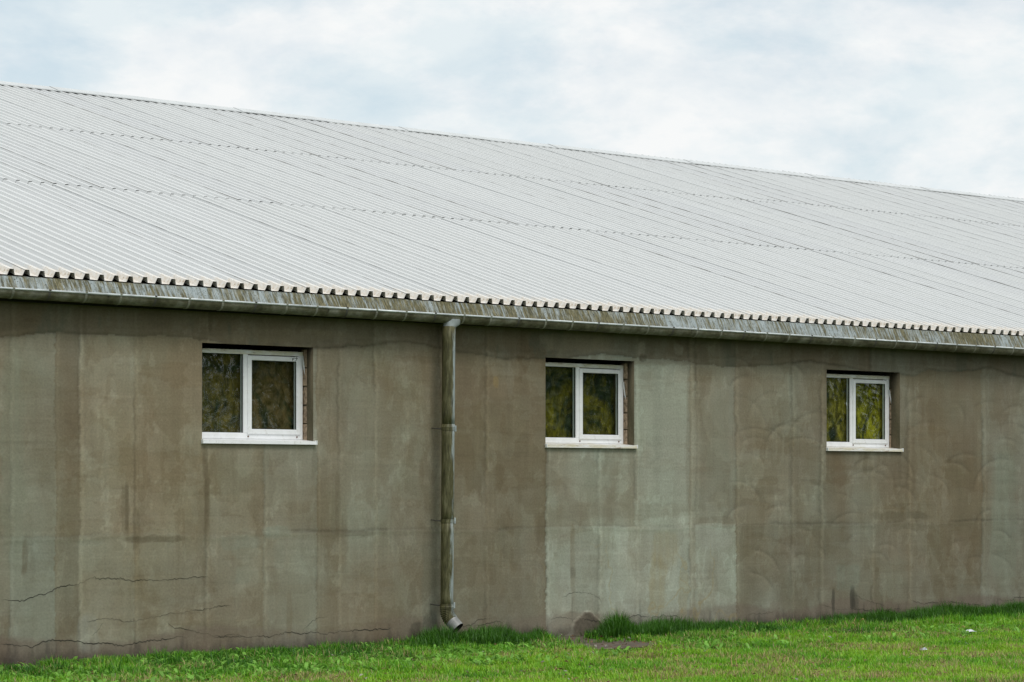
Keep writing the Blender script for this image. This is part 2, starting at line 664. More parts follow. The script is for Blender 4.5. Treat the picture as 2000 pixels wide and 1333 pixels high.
CRACKS = [  # polylines in photo pixels on the wall face, width in px
    ([(0, 1170), (50, 1171), (95, 1156), (150, 1141), (185, 1127), (188, 1132), (255, 1134), (345, 1133), (408, 1126)], 1.3),
    ([(170, 1211), (215, 1207), (250, 1213), (325, 1204), (333, 1199), (392, 1188), (450, 1186)], 1.2),
    ([(327, 1204), (328, 1217), (345, 1225), (390, 1233), (418, 1245), (480, 1242)], 1.2),
    ([(0, 1260), (26, 1260), (63, 1266), (85, 1257), (150, 1249), (187, 1255), (240, 1259), (275, 1252), (318, 1247), (370, 1247)], 1.7),
    ([(418, 1245), (475, 1242), (545, 1240), (590, 1236), (610, 1230), (640, 1235), (700, 1233), (765, 1230)], 1.6),
    ([(592, 1232), (617, 1209), (640, 1205)], 1.0),
    ([(200, 1213), (188, 1235), (175, 1249)], 0.9),
    ([(890, 1222), (925, 1221), (933, 1212), (960, 1209)], 1.1),
    ([(925, 1221), (970, 1215), (985, 1218)], 1.0),
    ([(1098, 1165), (1112, 1158), (1150, 1160), (1168, 1166), (1182, 1187)], 1.0),
    ([(1075, 1210), (1135, 1210), (1180, 1209), (1245, 1206), (1247, 1202), (1275, 1207), (1310, 1204), (1328, 1203)], 1.3),
    ([(1246, 1204), (1246, 1228)], 1.0),
    ([(1395, 1202), (1402, 1203)], 1.0),
    ([(1462, 1198), (1500, 1195), (1512, 1195)], 1.4),
    ([(1605, 1184), (1655, 1191), (1690, 1193), (1760, 1192)], 1.2),
    ([(1670, 1162), (1683, 1170), (1700, 1175), (1725, 1184), (1735, 1192)], 1.1),
    ([(1775, 1173), (1800, 1178), (1860, 1177), (1920, 1180)], 1.1),
    ([(1945, 1172), (1975, 1173), (2010, 1166)], 1.5),
    ([(404, 950), (408, 1000), (404, 1050), (410, 1120), (402, 1190)], .4),
        ([(1118, 1160), (1117, 1212)], 0.9),
    ([(265, 900), (262, 990), (258, 1040)], .5),
    ([(240, 930), (243, 1010), (240, 1050)], .4),
    ([(1602, 780), (1600, 900), (1601, 1050), (1603, 1190)], .1),
    ([(1772, 900), (1778, 1040), (1774, 1160)], .2),
    ([(1068, 900), (1064, 960), (1070, 1030)], .3),
    ([(0, 648), (60, 642), (120, 648), (165, 655), (230, 640), (330, 642), (395, 645), (420, 652)], .25),
]


def paint_wall(X, Z):
    """albedo (.,.,3) and relief (m, outwards) of the rendered wall at X, Z; panel id"""
    PX, PY = to_px(X, 0 * X, Z)
    # wandering edges of the trowelled fields
    jag = (fbm(X, Z, 1.2, 2.6, 4, 5) - .5) * 7 + (fbm(X, Z, 8, 18, 3, 9) - .5) * 6
    jagz = (fbm(X, Z, 1.5, 3.0, 5, 23) - .5) * .14
    xq = PX + jag
    ci = np.clip(np.searchsorted(np.array(COLS), xq.ravel()).reshape(X.shape) - 1, 0, 25)
    z_mid = 1.425 + jagz * .7
    z_top = 3.63 + jagz * 1.1 + .05 * np.sin(X * 1.7)
    z_pl = .30 + jagz * .9 + .05 * np.sin(X * 2.3 + 1)
    row = np.where(Z > z_top, 2, np.where(Z > z_mid, 1, 0))
    TU, TL, TT = np.array(TONE_U), np.array(TONE_L), np.array(TONE_T)
    TT = TT.copy()
    TT[13:18] = (.3, .74)
    TT[21:] = (.45, .74)
    tn = np.where((row == 1)[..., None], TU[ci], np.where((row == 0)[..., None], TL[ci], TT[ci]))
    cool, br = tn[..., 0] * 1.25 - .08, .97 + (tn[..., 1] - .95) * 1.35
    L1 = fbm(X, Z, .7, .6, 5, 41)
    L2 = fbm(X, Z, 2.2, 1.2, 5, 57)
    VS = fbm(X, Z, 5.0, .55, 5, 71)          # run-off streaks
    VS2 = fbm(X, Z, 16.0, 1.0, 4, 73)
    HS = fbm(X, Z, .8, 14.0, 4, 83)          # trowel strokes
    M3 = fbm(X, Z, 3.6, 2.6, 4, 91)
    cool = np.clip(cool + (L1 - .5) * 1.1 + (L2 - .5) * .7 + (VS - .5) * .25 + (M3 - .5) * .3, -.1, 1.15)
    br = br * (1 + (L2 - .5) * .24 + (VS - .5) * .10 + (HS - .5) * .08 + (VS2 - .5) * .08 + (M3 - .5) * .18)
    # thin later coats: fields with a crisp trowelled edge
    for sd, fx, fz, lo, am in ((801, .8, .7, .54, .08), (811, 1.6, 1.3, .57, .05), (821, 1.1, .5, .56, -.045), (831, 3.0, 1.2, .62, .06), (841, 1.0, 4.0, .60, -.05), (851, 5.0, 3.4, .68, .10)):
        e_ = fbm(X, Z, fx, fz, 5, sd)
        br = br * (1 + am * sstep(lo, lo + .012, e_) * (.5 + sstep(lo + .10, lo, e_)))
        cool = cool + np.sign(am) * .12 * sstep(lo, lo + .015, e_)
    # pale scrape marks
    for sd, fx, fz in ((861, .9, 30.0), (871, 24.0, .8)):
        e_ = fbm(X, Z, fx, fz, 3, sd)
        br = br * (1 + .07 * sstep(.70, .78, e_) - .06 * sstep(.29, .22, e_))
    c = WARM + (COOL - WARM) * cool[..., None]
    hue = (fbm(X, Z, 1.9, 1.9, 4, 95) - .5) * .08
    c = c * np.stack([1 + hue, 1 - hue * .25, 1 + hue * .2], -1)
    h = (tn[..., 1] - 1) * .012 + (L2 - .5) * .006 + (HS - .5) * .002
    # pale ridge / dark groove along the field edges
    for k, xe in enumerate(COLS[2:24]):
        d = xq - xe
        wgt = .35 + .65 * fbm(X, Z, .6, 1.6, 3, 100 + k)
        on = sstep(.38, .62, fbm(X, Z, .4, 1.1, 3, 140 + k))
        br = br * (1 - .30 * np.exp(-(d / 2.4) ** 2) * wgt * on)
        br = br * (1 + .22 * np.exp(-((d - 5) / 2.8) ** 2) * wgt)
        h = h + .004 * np.exp(-((d - 4) / 2.5) ** 2) * wgt - .003 * np.exp(-(d / 2) ** 2) * on
        # a darker stain soaked in beside the edge here and there
        side = 1 if k % 2 else -1
        br = br * (1 - .09 * on * sstep(0, 1, d * side) * np.exp(-np.clip(d * side, 0, None) / 16))
    for zz, s_ in ((z_mid, 1), (z_top, -1)):
        d = (Z - zz)
        wgt = sstep(.35, .65, fbm(X, Z * 0, 1.1, 1, 4, 171))
        br = br * (1 - (.08 + .22 * wgt) * np.exp(-(d / .022) ** 2))
        br = br * (1 - .16 * wgt * np.exp(-np.clip(d, 0, None) / .07) * (d > 0) * (s_ > 0))
        br = br * (1 + .10 * np.exp(-((d + .05 * s_) / .025) ** 2))
        h = h + .005 * np.exp(-((d + .03 * s_) / .03) ** 2)
    c = c * br[..., None]
    # run-off dirt under the eaves, with some of their shade painted in
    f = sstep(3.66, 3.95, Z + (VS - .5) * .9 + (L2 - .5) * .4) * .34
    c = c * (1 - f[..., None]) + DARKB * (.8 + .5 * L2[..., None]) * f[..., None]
    # green-black algae on the ring beam
    f = sstep(.60, .72, fbm(X, Z, 3.2, 1.2, 5, 201)) * (Z > z_top) * .5
    c = c * (1 - f[..., None]) + np.array([.095, .105, .075]) * f[..., None]
    # damp plinth
    f = sstep(.03, -.06, Z - z_pl + (VS2 - .5) * .08) * (.42 + .25 * sstep(520, 380, PX) + .2 * sstep(1420, 1480, PX))
    pk = PINK * (.75 + .5 * fbm(X, Z, 8, 1.5, 4, 221))[..., None]
    c = c * (1 - f[..., None]) + pk * f[..., None]
    f = sstep(.60, .88, VS2 * .55 + VS * .45 + sstep(.34, .0, Z) * .26) * sstep(.62, .25, Z) * .5
    c = c * (1 - f[..., None]) + np.array([.045, .04, .035]) * f[..., None]
    wet = sstep(.17, .04, Z + (VS2 - .5) * .25) * .6
    c = c * (1 - wet[..., None] * .6)
    # individual stains: (px, py, rx, ry, colour, amount)
    WXN = (fbm(X, Z, 5, 5, 4, 301) - .5) * 18
    WYN = (fbm(X, Z, 5, 5, 4, 331) - .5) * 18
    for (sx, sy, rx, ry, col, am) in [
            (816, 1232, 12, 18, (.06, .06, .05), .55), (832, 1226, 7, 26, (.055, .056, .046), .6), (845, 1222, 9, 30, (.07, .072, .06), .5), (806, 1240, 8, 12, (.08, .075, .06), .5),
            (835, 1150, 12, 110, (.22, .24, .20), .35),
            (1628, 1172, 3.5, 24, (.05, .05, .045), .8), (1666, 1168, 5, 26, (.05, .05, .045), .8), (1672, 1175, 6, 20, (.06, .06, .05), .6),
            (1118, 1100, 5, 75, (.24, .18, .10), .6), (1118, 1116, 5, 12, (.10, .08, .05), .6),
            (565, 1200, 6, 45, (.25, .20, .13), .6), (968, 745, 5, 14, (.42, .31, .14), .6),
            (1300, 1075, 26, 40, (.46, .40, .25), .35), (1285, 1140, 16, 60, (.45, .38, .22), .4), (1335, 1160, 10, 50, (.43, .37, .22), .35),
            (575, 945, 42, 40, (.40, .40, .34), .35), (540, 1040, 26, 13, (.36, .40, .35), .55), (470, 1060, 40, 14, (.36, .40, .36), .4),
            (1398, 1052, 36, 20, (.47, .49, .45), .75), (1400, 1020, 40, 10, (.20, .17, .12), .35),
            (1300, 860, 30, 140, (.40, .42, .37), .35), (1150, 1120, 60, 70, (.42, .44, .40), .4), (1210, 1000, 150, 16, (.28, .25, .19), .35),
            (25, 900, 22, 240, (.33, .36, .29), .45), (70, 1180, 40, 70, (.35, .36, .30), .35), (48, 1090, 6, 38, (.18, .15, .10), .6),
            (172, 1240, 22, 40, (.42, .44, .42), .45), (245, 995, 8, 60, (.20, .165, .11), .5), (268, 1030, 6, 40, (.20, .165, .11), .4),
            (300, 1053, 60, 7, (.17, .14, .095), .6), (405, 1000, 6, 90, (.19, .155, .10), .5),
            (1962, 1010, 26, 150, (.31, .36, .30), .45), (1760, 1008, 60, 8, (.15, .13, .09), .5), (1655, 1128, 26, 26, (.33, .38, .33), .5),
            (399, 905, 3, 34, (.17, .14, .10), .5), (404, 900, 2.5, 26, (.15, .12, .08), .45), (613, 905, 4, 40, (.20, .17, .12), .45), (520, 895, 5, 26, (.38, .39, .33), .35),
            (1069, 920, 4, 46, (.19, .16, .11), .5), (1241, 925, 4, 60, (.22, .19, .14), .4), (1616, 910, 3, 30, (.18, .15, .10), .45), (1690, 905, 4, 24, (.18, .16, .11), .35), (1757, 915, 3, 34, (.2, .17, .12), .45),
            (70, 900, 60, 200, (.33, .34, .28), .3), (215, 1150, 50, 60, (.36, .35, .29), .35), (330, 1120, 60, 50, (.35, .32, .26), .25), (445, 1150, 30, 70, (.34, .34, .29), .3), (590, 1120, 50, 80, (.36, .36, .31), .35),
            (248, 990, 4, 52, (.17, .14, .095), .5), (404, 985, 5, 60, (.18, .145, .10), .5), (660, 985, 6, 60, (.20, .165, .115), .4), (500, 1000, 7, 50, (.24, .20, .14), .3),
            (480, 1072, 24, 22, (.35, .37, .32), .4), (528, 1038, 18, 9, (.37, .40, .35), .55), (545, 1085, 14, 30, (.34, .36, .31), .35), (476, 1120, 18, 18, (.33, .37, .32), .35),
            (175, 1060, 26, 6, (.38, .40, .34), .45), (690, 1042, 40, 6, (.17, .14, .10), .4), (640, 1100, 8, 22, (.18, .15, .10), .3), (770, 1000, 14, 40, (.34, .31, .25), .3), (960, 1000, 12, 60, (.31, .29, .23), .25),
            (1283, 820, 10, 140, (.38, .41, .36), .35), (1345, 870, 6, 150, (.28, .25, .19), .4), (1428, 800, 4, 60, (.36, .37, .32), .5), (1428, 960, 3, 60, (.36, .37, .32), .45), (1150, 960, 60, 60, (.36, .35, .30), .25),
            (1545, 900, 3, 90, (.33, .33, .28), .3), (1400, 900, 22, 50, (.33, .35, .30), .25), (1480, 890, 30, 10, (.35, .36, .31), .3), (1500, 960, 36, 8, (.18, .15, .11), .3), (1690, 980, 40, 18, (.34, .35, .30), .25),
            (1060, 662, 9, 9, (.30, .28, .22), .7), (1162, 672, 8, 9, (.30, .28, .22), .8), (1252, 684, 7, 15, (.34, .32, .26), .85), (1325, 684, 8, 10, (.33, .31, .25), .8),
            (1130, 668, 70, 20, (.33, .29, .21), .6), (1290, 706, 80, 8, (.34, .31, .25), .6), (1255, 700, 7, 8, (.12, .10, .07), .7),
            (560, 655, 120, 12, (.30, .26, .185), .4), (165, 635, 5, 34, (.14, .12, .08), .5), (413, 625, 5, 26, (.14, .12, .08), .5)]:
        kx = min(1, rx / 16)
        ky = min(1, ry / 16)
        wx = WXN * kx
        wy = WYN * ky
        r = np.sqrt(((PX + wx - sx) / rx) ** 2 + ((PY + wy - sy) / ry) ** 2)
        rq = np.maximum(np.abs(PX + wx - sx) / rx, np.abs(PY + wy - sy) / ry)
        r = r * .5 + rq * .5
        f = sstep(1.14, .78, r) * am * (.35 + .9 * VS2 + .4 * (L2 - .5))
        f = np.clip(f, 0, 1)[..., None]
        c = c * (1 - f) + np.array(col) * np.array([.69, .67, .60]) * (.85 + .3 * HS[..., None]) * f
    # rough repair mortar at the foot
    for (sx, sy, rx, ry) in [(1148, 1236, 30, 36), (1357, 1236, 50, 23), (1118, 1250, 14, 10), (1010, 1250, 40, 8)]:
        r = np.sqrt(((PX - sx) / rx) ** 2 + ((PY - sy) / ry) ** 2) + (fbm(X, Z, 7, 7, 4, 351) - .5) * .75
        f = sstep(1.05, .90, r) * .9
        c = c * (1 - f[..., None]) + np.array([.128, .108, .080]) * (.6 + .6 * fbm(X, Z, 22, 22, 3, 361))[..., None] * f[..., None]
        h = h + f * (.02 + .02 * fbm(X, Z, 18, 18, 3, 371))
    # arcs left by the float, right half
    rr = np.random.default_rng(5)
    for k in range(120):
        ax = rr.uniform(1430, 2060) if k < 95 else rr.uniform(20, 1400)
        ay = rr.uniform(740, 1160)
        R = rr.uniform(28, 62)
        a0 = rr.uniform(-.1, 1.0)
        a1 = a0 + rr.uniform(.5, 1.2)
        sgn = rr.choice([-1, 1])
        msk = (np.abs(PX - ax) < R * 1.3) & (np.abs(PY - ay) < R * 1.3)
        if not msk.any():
            continue
        px, py = PX[msk] - ax, (PY[msk] - ay) * rr.uniform(.8, 1.2)
        d = np.hypot(px, py) - R
        th = np.arctan2(-py, px) / math.pi * 2     # 0 right, 1 top
        w = sstep(a0 - .15, a0 + .15, th) * sstep(a1 + .15, a1 - .15, th)
        e = (-.13 * np.exp(-(d / 2.2) ** 2) + .09 * np.exp(-((d + 5) / 4) ** 2) - .07 * (d > 0) * np.exp(-d / 9)) * w
        e = e * (rr.uniform(.35, 1.15) if k < 95 else .4)
        c[msk] = c[msk] * (1 + e[:, None])
        h[msk] = h[msk] + sgn * .0012 * np.exp(-(d / 3) ** 2) * w
    # yellow veins round the cool field
    ve = np.abs(fbm(X, Z, 1.6, 1.4, 4, 471) - .5)
    f = sstep(.014, .003, ve) * sstep(1045, 1080, PX) * sstep(1460, 1420, PX) * sstep(1040, 1100, PY) * .4
    c = c * (1 - f[..., None]) + YEL * f[..., None]
    pid = ci * 4 + np.where(Z < z_pl, 3, row)
    return np.clip(c, .01, .8), h, pid


def wall_grid(x0, x1, step, opens, zs=None):
    nx = int(round((x1 - x0) / step)) + 1
    xs = x0 + np.arange(nx) * step
    nz = int(round((WZ1 - WZ0) / step)) + 1
    zs = WZ0 + np.arange(nz) * step
    X, Z = np.meshgrid(xs, zs, indexing='ij')
    c, h, pid = paint_wall(X, Z)
    for (a, b, z0, z1) in opens:      # keep the edges of the openings straight
        d = np.maximum.reduce([a - X, X - b, z0 - Z, Z - z1])
        h = h * sstep(.075, .14, d)
    V = np.stack([X, -h, Z], -1).reshape(-1, 3)
    C = c.reshape(-1, 3)
    i, j = np.meshgrid(np.arange(nx - 1), np.arange(nz - 1), indexing='ij')
    q = np.stack([i * nz + j, (i + 1) * nz + j, (i + 1) * nz + j + 1, i * nz + j + 1], -1).reshape(-1, 4)
    xm = (xs[:-1] + step / 2)[i].ravel()
    zm = (zs[:-1] + step / 2)[j].ravel()
    keep = np.ones(len(q), bool)
    for (a, b, z0, z1) in opens:
        keep &= ~((xm > a) & (xm < b) & (zm > z0) & (zm < z1))
    pid = pid[:-1, :-1].ravel()
    return V, C, q[keep], pid[keep]


# wall core: end walls and back wall as one closed shell behind the render
B_X0, B_X1, RIDGE_Y, RIDGE_Z = 6.0, 62.0, 15.87, 9.02
core = MB()
BY = 2 * RIDGE_Y
for bx, tx in ((B_X0, B_X0 + .3), (B_X1, B_X1 - .3)):
    n = len(core.v)
    for x in (bx, tx):
        core.v += [(x, .02, 0), (x, BY, 0), (x, BY, 4.1), (x, RIDGE_Y, RIDGE_Z - .2), (x, .02, 4.1)]
    core.f += [tuple(n + k for k in range(5)), tuple(n + 5 + k for k in reversed(range(5)))]
    for k in range(5):
        k2 = (k + 1) % 5
        core.f.append((n + k, n + 5 + k, n + 5 + k2, n + k2))
core.box(B_X0 + .3, B_X1 - .3, BY - .3, BY, 0, 4.1)
GREYR = mat_simple('grey_render', (.22, .19, .12), .92, .15, 0, .25, 1.5)
wall = core.build('wall', GREYR, barn)

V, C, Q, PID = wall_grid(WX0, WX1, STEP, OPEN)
NZ = int(round((WZ1 - WZ0) / STEP)) + 1


def split_pieces(Q, PID):
    """give every connected piece of a field its own id; crumbs join their neighbour"""
    cell = {int(q): i for i, q in enumerate(Q[:, 0])}
    lab = np.full(len(Q), -1)
    first = Q[:, 0].tolist()
    pid = PID.tolist()
    cur = 0
    for s0 in range(len(first)):
        if lab[s0] >= 0:
            continue
        st, mem, nbr = [s0], [], -1
        lab[s0] = cur
        while st:
            i = st.pop()
            mem.append(i)
            for d in (-1, 1, -NZ, NZ):
                j = cell.get(first[i] + d)
                if j is None:
                    continue
                if pid[j] != pid[i]:
                    if lab[j] >= 0 and lab[j] != cur:
                        nbr = lab[j]
                    continue
                if lab[j] < 0:
                    lab[j] = cur
                    st.append(j)
        if len(mem) < 250 and nbr >= 0:
            lab[mem] = nbr
        else:
            cur += 1
    return lab


PID = split_pieces(Q, PID)
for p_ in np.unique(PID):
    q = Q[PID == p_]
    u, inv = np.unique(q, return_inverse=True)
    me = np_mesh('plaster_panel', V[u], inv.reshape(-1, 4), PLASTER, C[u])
    link('plaster_panel', me, wall)
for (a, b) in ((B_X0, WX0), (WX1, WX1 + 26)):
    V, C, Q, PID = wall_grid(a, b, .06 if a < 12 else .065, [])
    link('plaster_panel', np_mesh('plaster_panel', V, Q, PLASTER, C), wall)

# cracks: ragged dark slits that follow the relief of the render, each its own piece
CRACKM = mat_simple('crack_shadow', (.035, .033, .028), .95, .05, 0, .3, 30)
for ki, (pts, wd) in enumerate(CRACKS):
    if wd < .6:
        continue
    rs = np.random.default_rng(900 + ki)
    P = [np.array(at(*p)) for p in pts]
    line = []
    for a, b in zip(P[:-1], P[1:]):
        m_ = max(2, int(np.hypot(*(b - a)) / .022))
        for q in range(m_):
            line.append(a + (b - a) * q / m_)
    line.append(P[-1])
    line = np.array(line)
    nL = len(line)
    tt = np.arange(nL) * .022
    line[:, 1] += (fbm(tt, tt * 0 + ki, 4, 1, 5, 911) - .5) * .085 + rs.normal(0, .006, nL)
    line[:, 0] += (fbm(tt, tt * 0 + ki, 5, 1, 3, 921) - .5) * .035
    wv = (.0006 + .0036 * np.clip(fbm(tt, tt * 0 + ki, 4, 1, 4, 931) - .28, 0, 1)) * wd * 1.15
    wv = wv * np.minimum(1, np.minimum(np.arange(nL), np.arange(nL)[::-1]) / 6 + .15)
    d = np.gradient(line, axis=0)
    d /= np.linalg.norm(d, axis=1)[:, None] + 1e-9
    nn = np.stack([-d[:, 1], d[:, 0]], 1)
    up, dn = line + nn * wv[:, None], line - nn * wv[:, None] * rs.uniform(.4, 1.3, nL)[:, None]
    _, hh, _ = paint_wall(line[:, 0][:, None], line[:, 1][:, None])
    yy = -hh[:, 0] - .0035
    Vc = np.concatenate([np.stack([up[:, 0], yy, up[:, 1]], 1), np.stack([dn[:, 0], yy, dn[:, 1]], 1)])
    ii = np.arange(nL - 1)
    link('crack', np_mesh('crack', Vc, np.stack([ii + nL, ii + nL + 1, ii + 1, ii], 1), CRACKM), wall)

# ------------------------------------------------------------------ roof
EAVE_Y, EAVE_Z = -0.10, 4.235
TH = math.atan2(RIDGE_Z - EAVE_Z, RIDGE_Y - EAVE_Y)
CT, ST = math.cos(TH), math.sin(TH)
PITCH, RIBH = 0.1875, 0.066
SLOPE = math.hypot(RIDGE_Z - EAVE_Z, RIDGE_Y - EAVE_Y)
lap_x0 = at(51.7, 545, EAVE_Y)[0]


def on_roof(x, s, h=0.0):
    return (x, EAVE_Y + s * CT - h * ST, EAVE_Z + s * ST + h * CT)


rd = MB()
for (s0, s1, h0, h1) in ((.10, SLOPE - .02, -.16, -.012),):
    n = len(rd.v)
    for x in (B_X0 - .1, B_X1 + .1):
        for s, h in ((s0, h0), (s1, h0), (s1, h1), (s0, h1)):
            rd.v.append(on_roof(x, s, h))
    rd.f += [(n, n + 1, n + 2, n + 3), (n + 7, n + 6, n + 5, n + 4)]
    for k in range(4):
        k2 = (k + 1) % 4
        rd.f.append((n + k, n + 4 + k, n + 4 + k2, n + k2))
roof = rd.build('roof', NEAR_BLACK, barn)  # underlay added to block light and keep the rib voids dark


def sheet_mesh(length, name):
    """4-rib trapezoidal sheet: x across, y up the slope; its left edge laps over the neighbour's last rib"""
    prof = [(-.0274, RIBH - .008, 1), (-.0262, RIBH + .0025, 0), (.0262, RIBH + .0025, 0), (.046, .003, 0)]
    for k in range(1, 4):
        c = k * PITCH
        prof += [(c - .046, 0, 0), (c - .0245, RIBH, 0), (c + .0245, RIBH, 0), (c + .046, 0, 0)]
    c = 4 * PITCH
    prof += [(c - .046, 0, 0), (c - .0245, RIBH - .002, 0), (c + .010, RIBH - .002, 0)]
    ys = [0.0, length * .33, length * .66, length]
    v, f, mi = [], [], []
    for y in ys:
        for (x, h, _) in prof:
            v.append((x, y, h))
    n = len(prof)
    for j in range(len(ys) - 1):
        for i in range(n - 1):
            f.append((j * n + i, j * n + i + 1, (j + 1) * n + i + 1, (j + 1) * n + i))
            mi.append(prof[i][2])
    me = bpy.data.meshes.new(name)
    me.from_pydata(v, [], f)
    me.materials.append(ROOF)
    me.materials.append(LAP_DIRT_SHADE)
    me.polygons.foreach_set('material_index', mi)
    me.update()
    return me


S_LAP = [0.0, 6.0, 11.40, SLOPE - .04]
ROWS = [(0.0, 6.22), (6.0, 6.15), (11.40, SLOPE - .03 - 11.40)]
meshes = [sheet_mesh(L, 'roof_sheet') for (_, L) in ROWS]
k0 = math.floor((B_X0 - lap_x0) / .75)
k1 = math.ceil((B_X1 - lap_x0) / .75)
for k in range(k0, k1):
    X = lap_x0 + k * .75
    for r, (s0, L) in enumerate(ROWS):
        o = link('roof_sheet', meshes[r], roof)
        ds = random.uniform(-.012, .012) if r else random.uniform(-.006, .006)
        # a run of upper sheets was laid with a longer lap
        if r == 2 and X > 36.9:
            ds += .36
        o.location = on_roof(X, s0 + ds, .011 * r + random.uniform(-.0015, .0025))
        o.rotation_euler = (TH + random.uniform(-.0005, .0005), 0, random.uniform(-.0006, .0006))
        o.pass_index = 1 if r == 0 else 0

# ridge capping: folded strips, 2 m each, resting on the ribs
xx = B_X0 - .2
flip = 0
while xx < B_X1:
    w = 2.0
    z0 = .002 + .006 * flip
    c_ = MB()
    pr = [(-.34, RIBH + .022 + z0), (-.335, RIBH + .036 + z0), (-.03, RIBH + .05 + z0)]
    prof = [on_roof(0, SLOPE + a, h)[1:] for a, h in pr]
    prof += [(2 * RIDGE_Y - y, z) for (y, z) in reversed(prof)]
    for i in range(len(prof) - 1):
        (y0, za), (y1, zb) = prof[i], prof[i + 1]
        c_.quad((xx, y0, za), (xx + w + .08, y0, za), (xx + w + .08, y1, zb), (xx, y1, zb))
    o = c_.build('ridge_cap', CAPM, roof)
    xx += w
    flip = 1 - flip

# far slope, one folded sheet surface
bk = MB()
n = int((B_X1 - B_X0) / PITCH)
pts = []
for k in range(n):
    c = B_X0 + (k + .5) * PITCH
    pts += [(c - .041, 0), (c - .0215, RIBH), (c + .0215, RIBH), (c + .041, 0)]
for (x, h) in pts:
    a = on_roof(x, 0, h)
    b = on_roof(x, SLOPE - .03, h)
    bk.v += [(a[0], 2 * RIDGE_Y - a[1], a[2]), (b[0], 2 * RIDGE_Y - b[1], b[2])]
for i in range(len(pts) - 1):
    bk.f.append((2 * i, 2 * i + 1, 2 * i + 3, 2 * i + 2))
o = bk.build('far_slope_sheeting', ROOF, roof)
o['kind'] = 'stuff'

# ------------------------------------------------------------------ apron flashing, gutter
def rim_z(X):
    return 4.066 - .0031 * (X - 13.7)


GY, GR = -.245, .085
xx = B_X0
edges = [B_X0, 9.0]
seam1 = at(312, 585, -.15)[0]
seam2 = at(1860, 660, -.15)[0]
while edges[-1] < seam1 - 3:
    edges.append(edges[-1] + 2.0)
edges.append(seam1)
nseg = 7
for k in range(1, nseg + 1):
    edges.append(seam1 + (seam2 - seam1) * k / nseg)
while edges[-1] < B_X1:
    edges.append(edges[-1] + 2.0)
gutter = empty('gutter', (0, 0, 0), barn)
for i, (a, b) in enumerate(zip(edges[:-1], edges[1:])):
    m = MB()
    pr = [(EAVE_Y + .03, EAVE_Z - .006), (EAVE_Y - .006, EAVE_Z - .016), (GY + .03, rim_z(a) - .03)]
    lift = .003 * (i % 2)
    n = 12
    for q in range(n):
        xa, xb = a + (b - a + .03) * q / n, a + (b - a + .03) * (q + 1) / n
        for (y0, za), (y1, zb) in zip(pr[:-1], pr[1:]):
            w0 = random.uniform(-.002, .002)
            m.quad((xa - 0, y0 - lift, za), (xb, y0 - lift, za), (xb, y1 - lift, zb), (xa, y1 - lift, zb))
    o = m.build('apron_flashing', APRON, barn)

gx = B_X0
pipe_x = at(876, 700, GY)[0]
while gx < B_X1:
    L = 3.0
    m = MB()
    seg = 14
    outer, inner = [], []
    for k in range(seg + 1):
        t = math.pi * k / seg
        outer.append((GY - GR * math.cos(t), -1.15 * GR * math.sin(t)))
        inner.append((GY - (GR - .003) * math.cos(t), -1.15 * (GR - .003) * math.sin(t)))
    for prof, rev in ((outer, 0), (inner, 1)):
        for (y0, a), (y1, b) in zip(prof[:-1], prof[1:]):
            xa, xb = gx, gx + L + .02
            v = [(xa, y0, rim_z(xa) + a), (xb, y0, rim_z(xb) + a), (xb, y1, rim_z(xb) + b), (xa, y1, rim_z(xa) + b)]
            m.quad(*(v[::-1] if rev else v))
    m.build('gutter_section', GUTTER, gutter, smooth=True)
    r_ = MB()
    r_.tube([(gx, GY - GR - .002, rim_z(gx) + .004), (gx + L, GY - GR - .002, rim_z(gx + L) + .004)], .0115, 10)
    r_.build('rim_bead', RIM, gutter, smooth=True)
    gx += L
bx_ = at(19, 568, GY - GR)[0] - .445 * 17
nb = 0
while bx_ < 44:
    m = MB()
    seg = 12
    zc = rim_z(bx_)
    rr_ = GR + .004
    pts = [(bx_, GY - rr_ * math.cos(math.pi * k / seg), zc - 1.15 * rr_ * math.sin(math.pi * k / seg)) for k in range(seg + 1)]
    for a, b in zip(pts[:-1], pts[1:]):
        m.quad((a[0] - .014, a[1], a[2]), (a[0] + .014, a[1], a[2]), (b[0] + .014, b[1], b[2]), (b[0] - .014, b[1], b[2]))
    m.box(bx_ - .014, bx_ + .014, GY - rr_ - .013, GY - rr_ + .012, zc + .002, zc + .019, .003)
    if bx_ > 8:
        m.build('gutter_bracket', BRACKET if nb % 3 else STEEL, gutter)
    nb += 1
    bx_ += .445 + random.uniform(-.012, .012)
# board under the gutter that closes the eaves
m = MB()
m.box(B_X0, B_X1, -.085, .0, 3.965, 3.985)
m.build('soffit_board', GREYR, barn)
m = MB()
m.box(B_X0, B_X1, -.10, -.088, 3.95, 4.20)
m.build('fascia_board', NEAR_BLACK, barn)

# ------------------------------------------------------------------ downpipe
dp = empty('downpipe', (0, 0, 0), barn)
PR = .0805


def pz(py):
    return at(874, py, GY)[1]


def pxm(z):      # the pipe leans a little
    t = (z - .3) / 3.6
    return at(872.5, 1180, GY)[0] + t * (at(876.5, 660, GY)[0] - at(872.5, 1180, GY)[0])


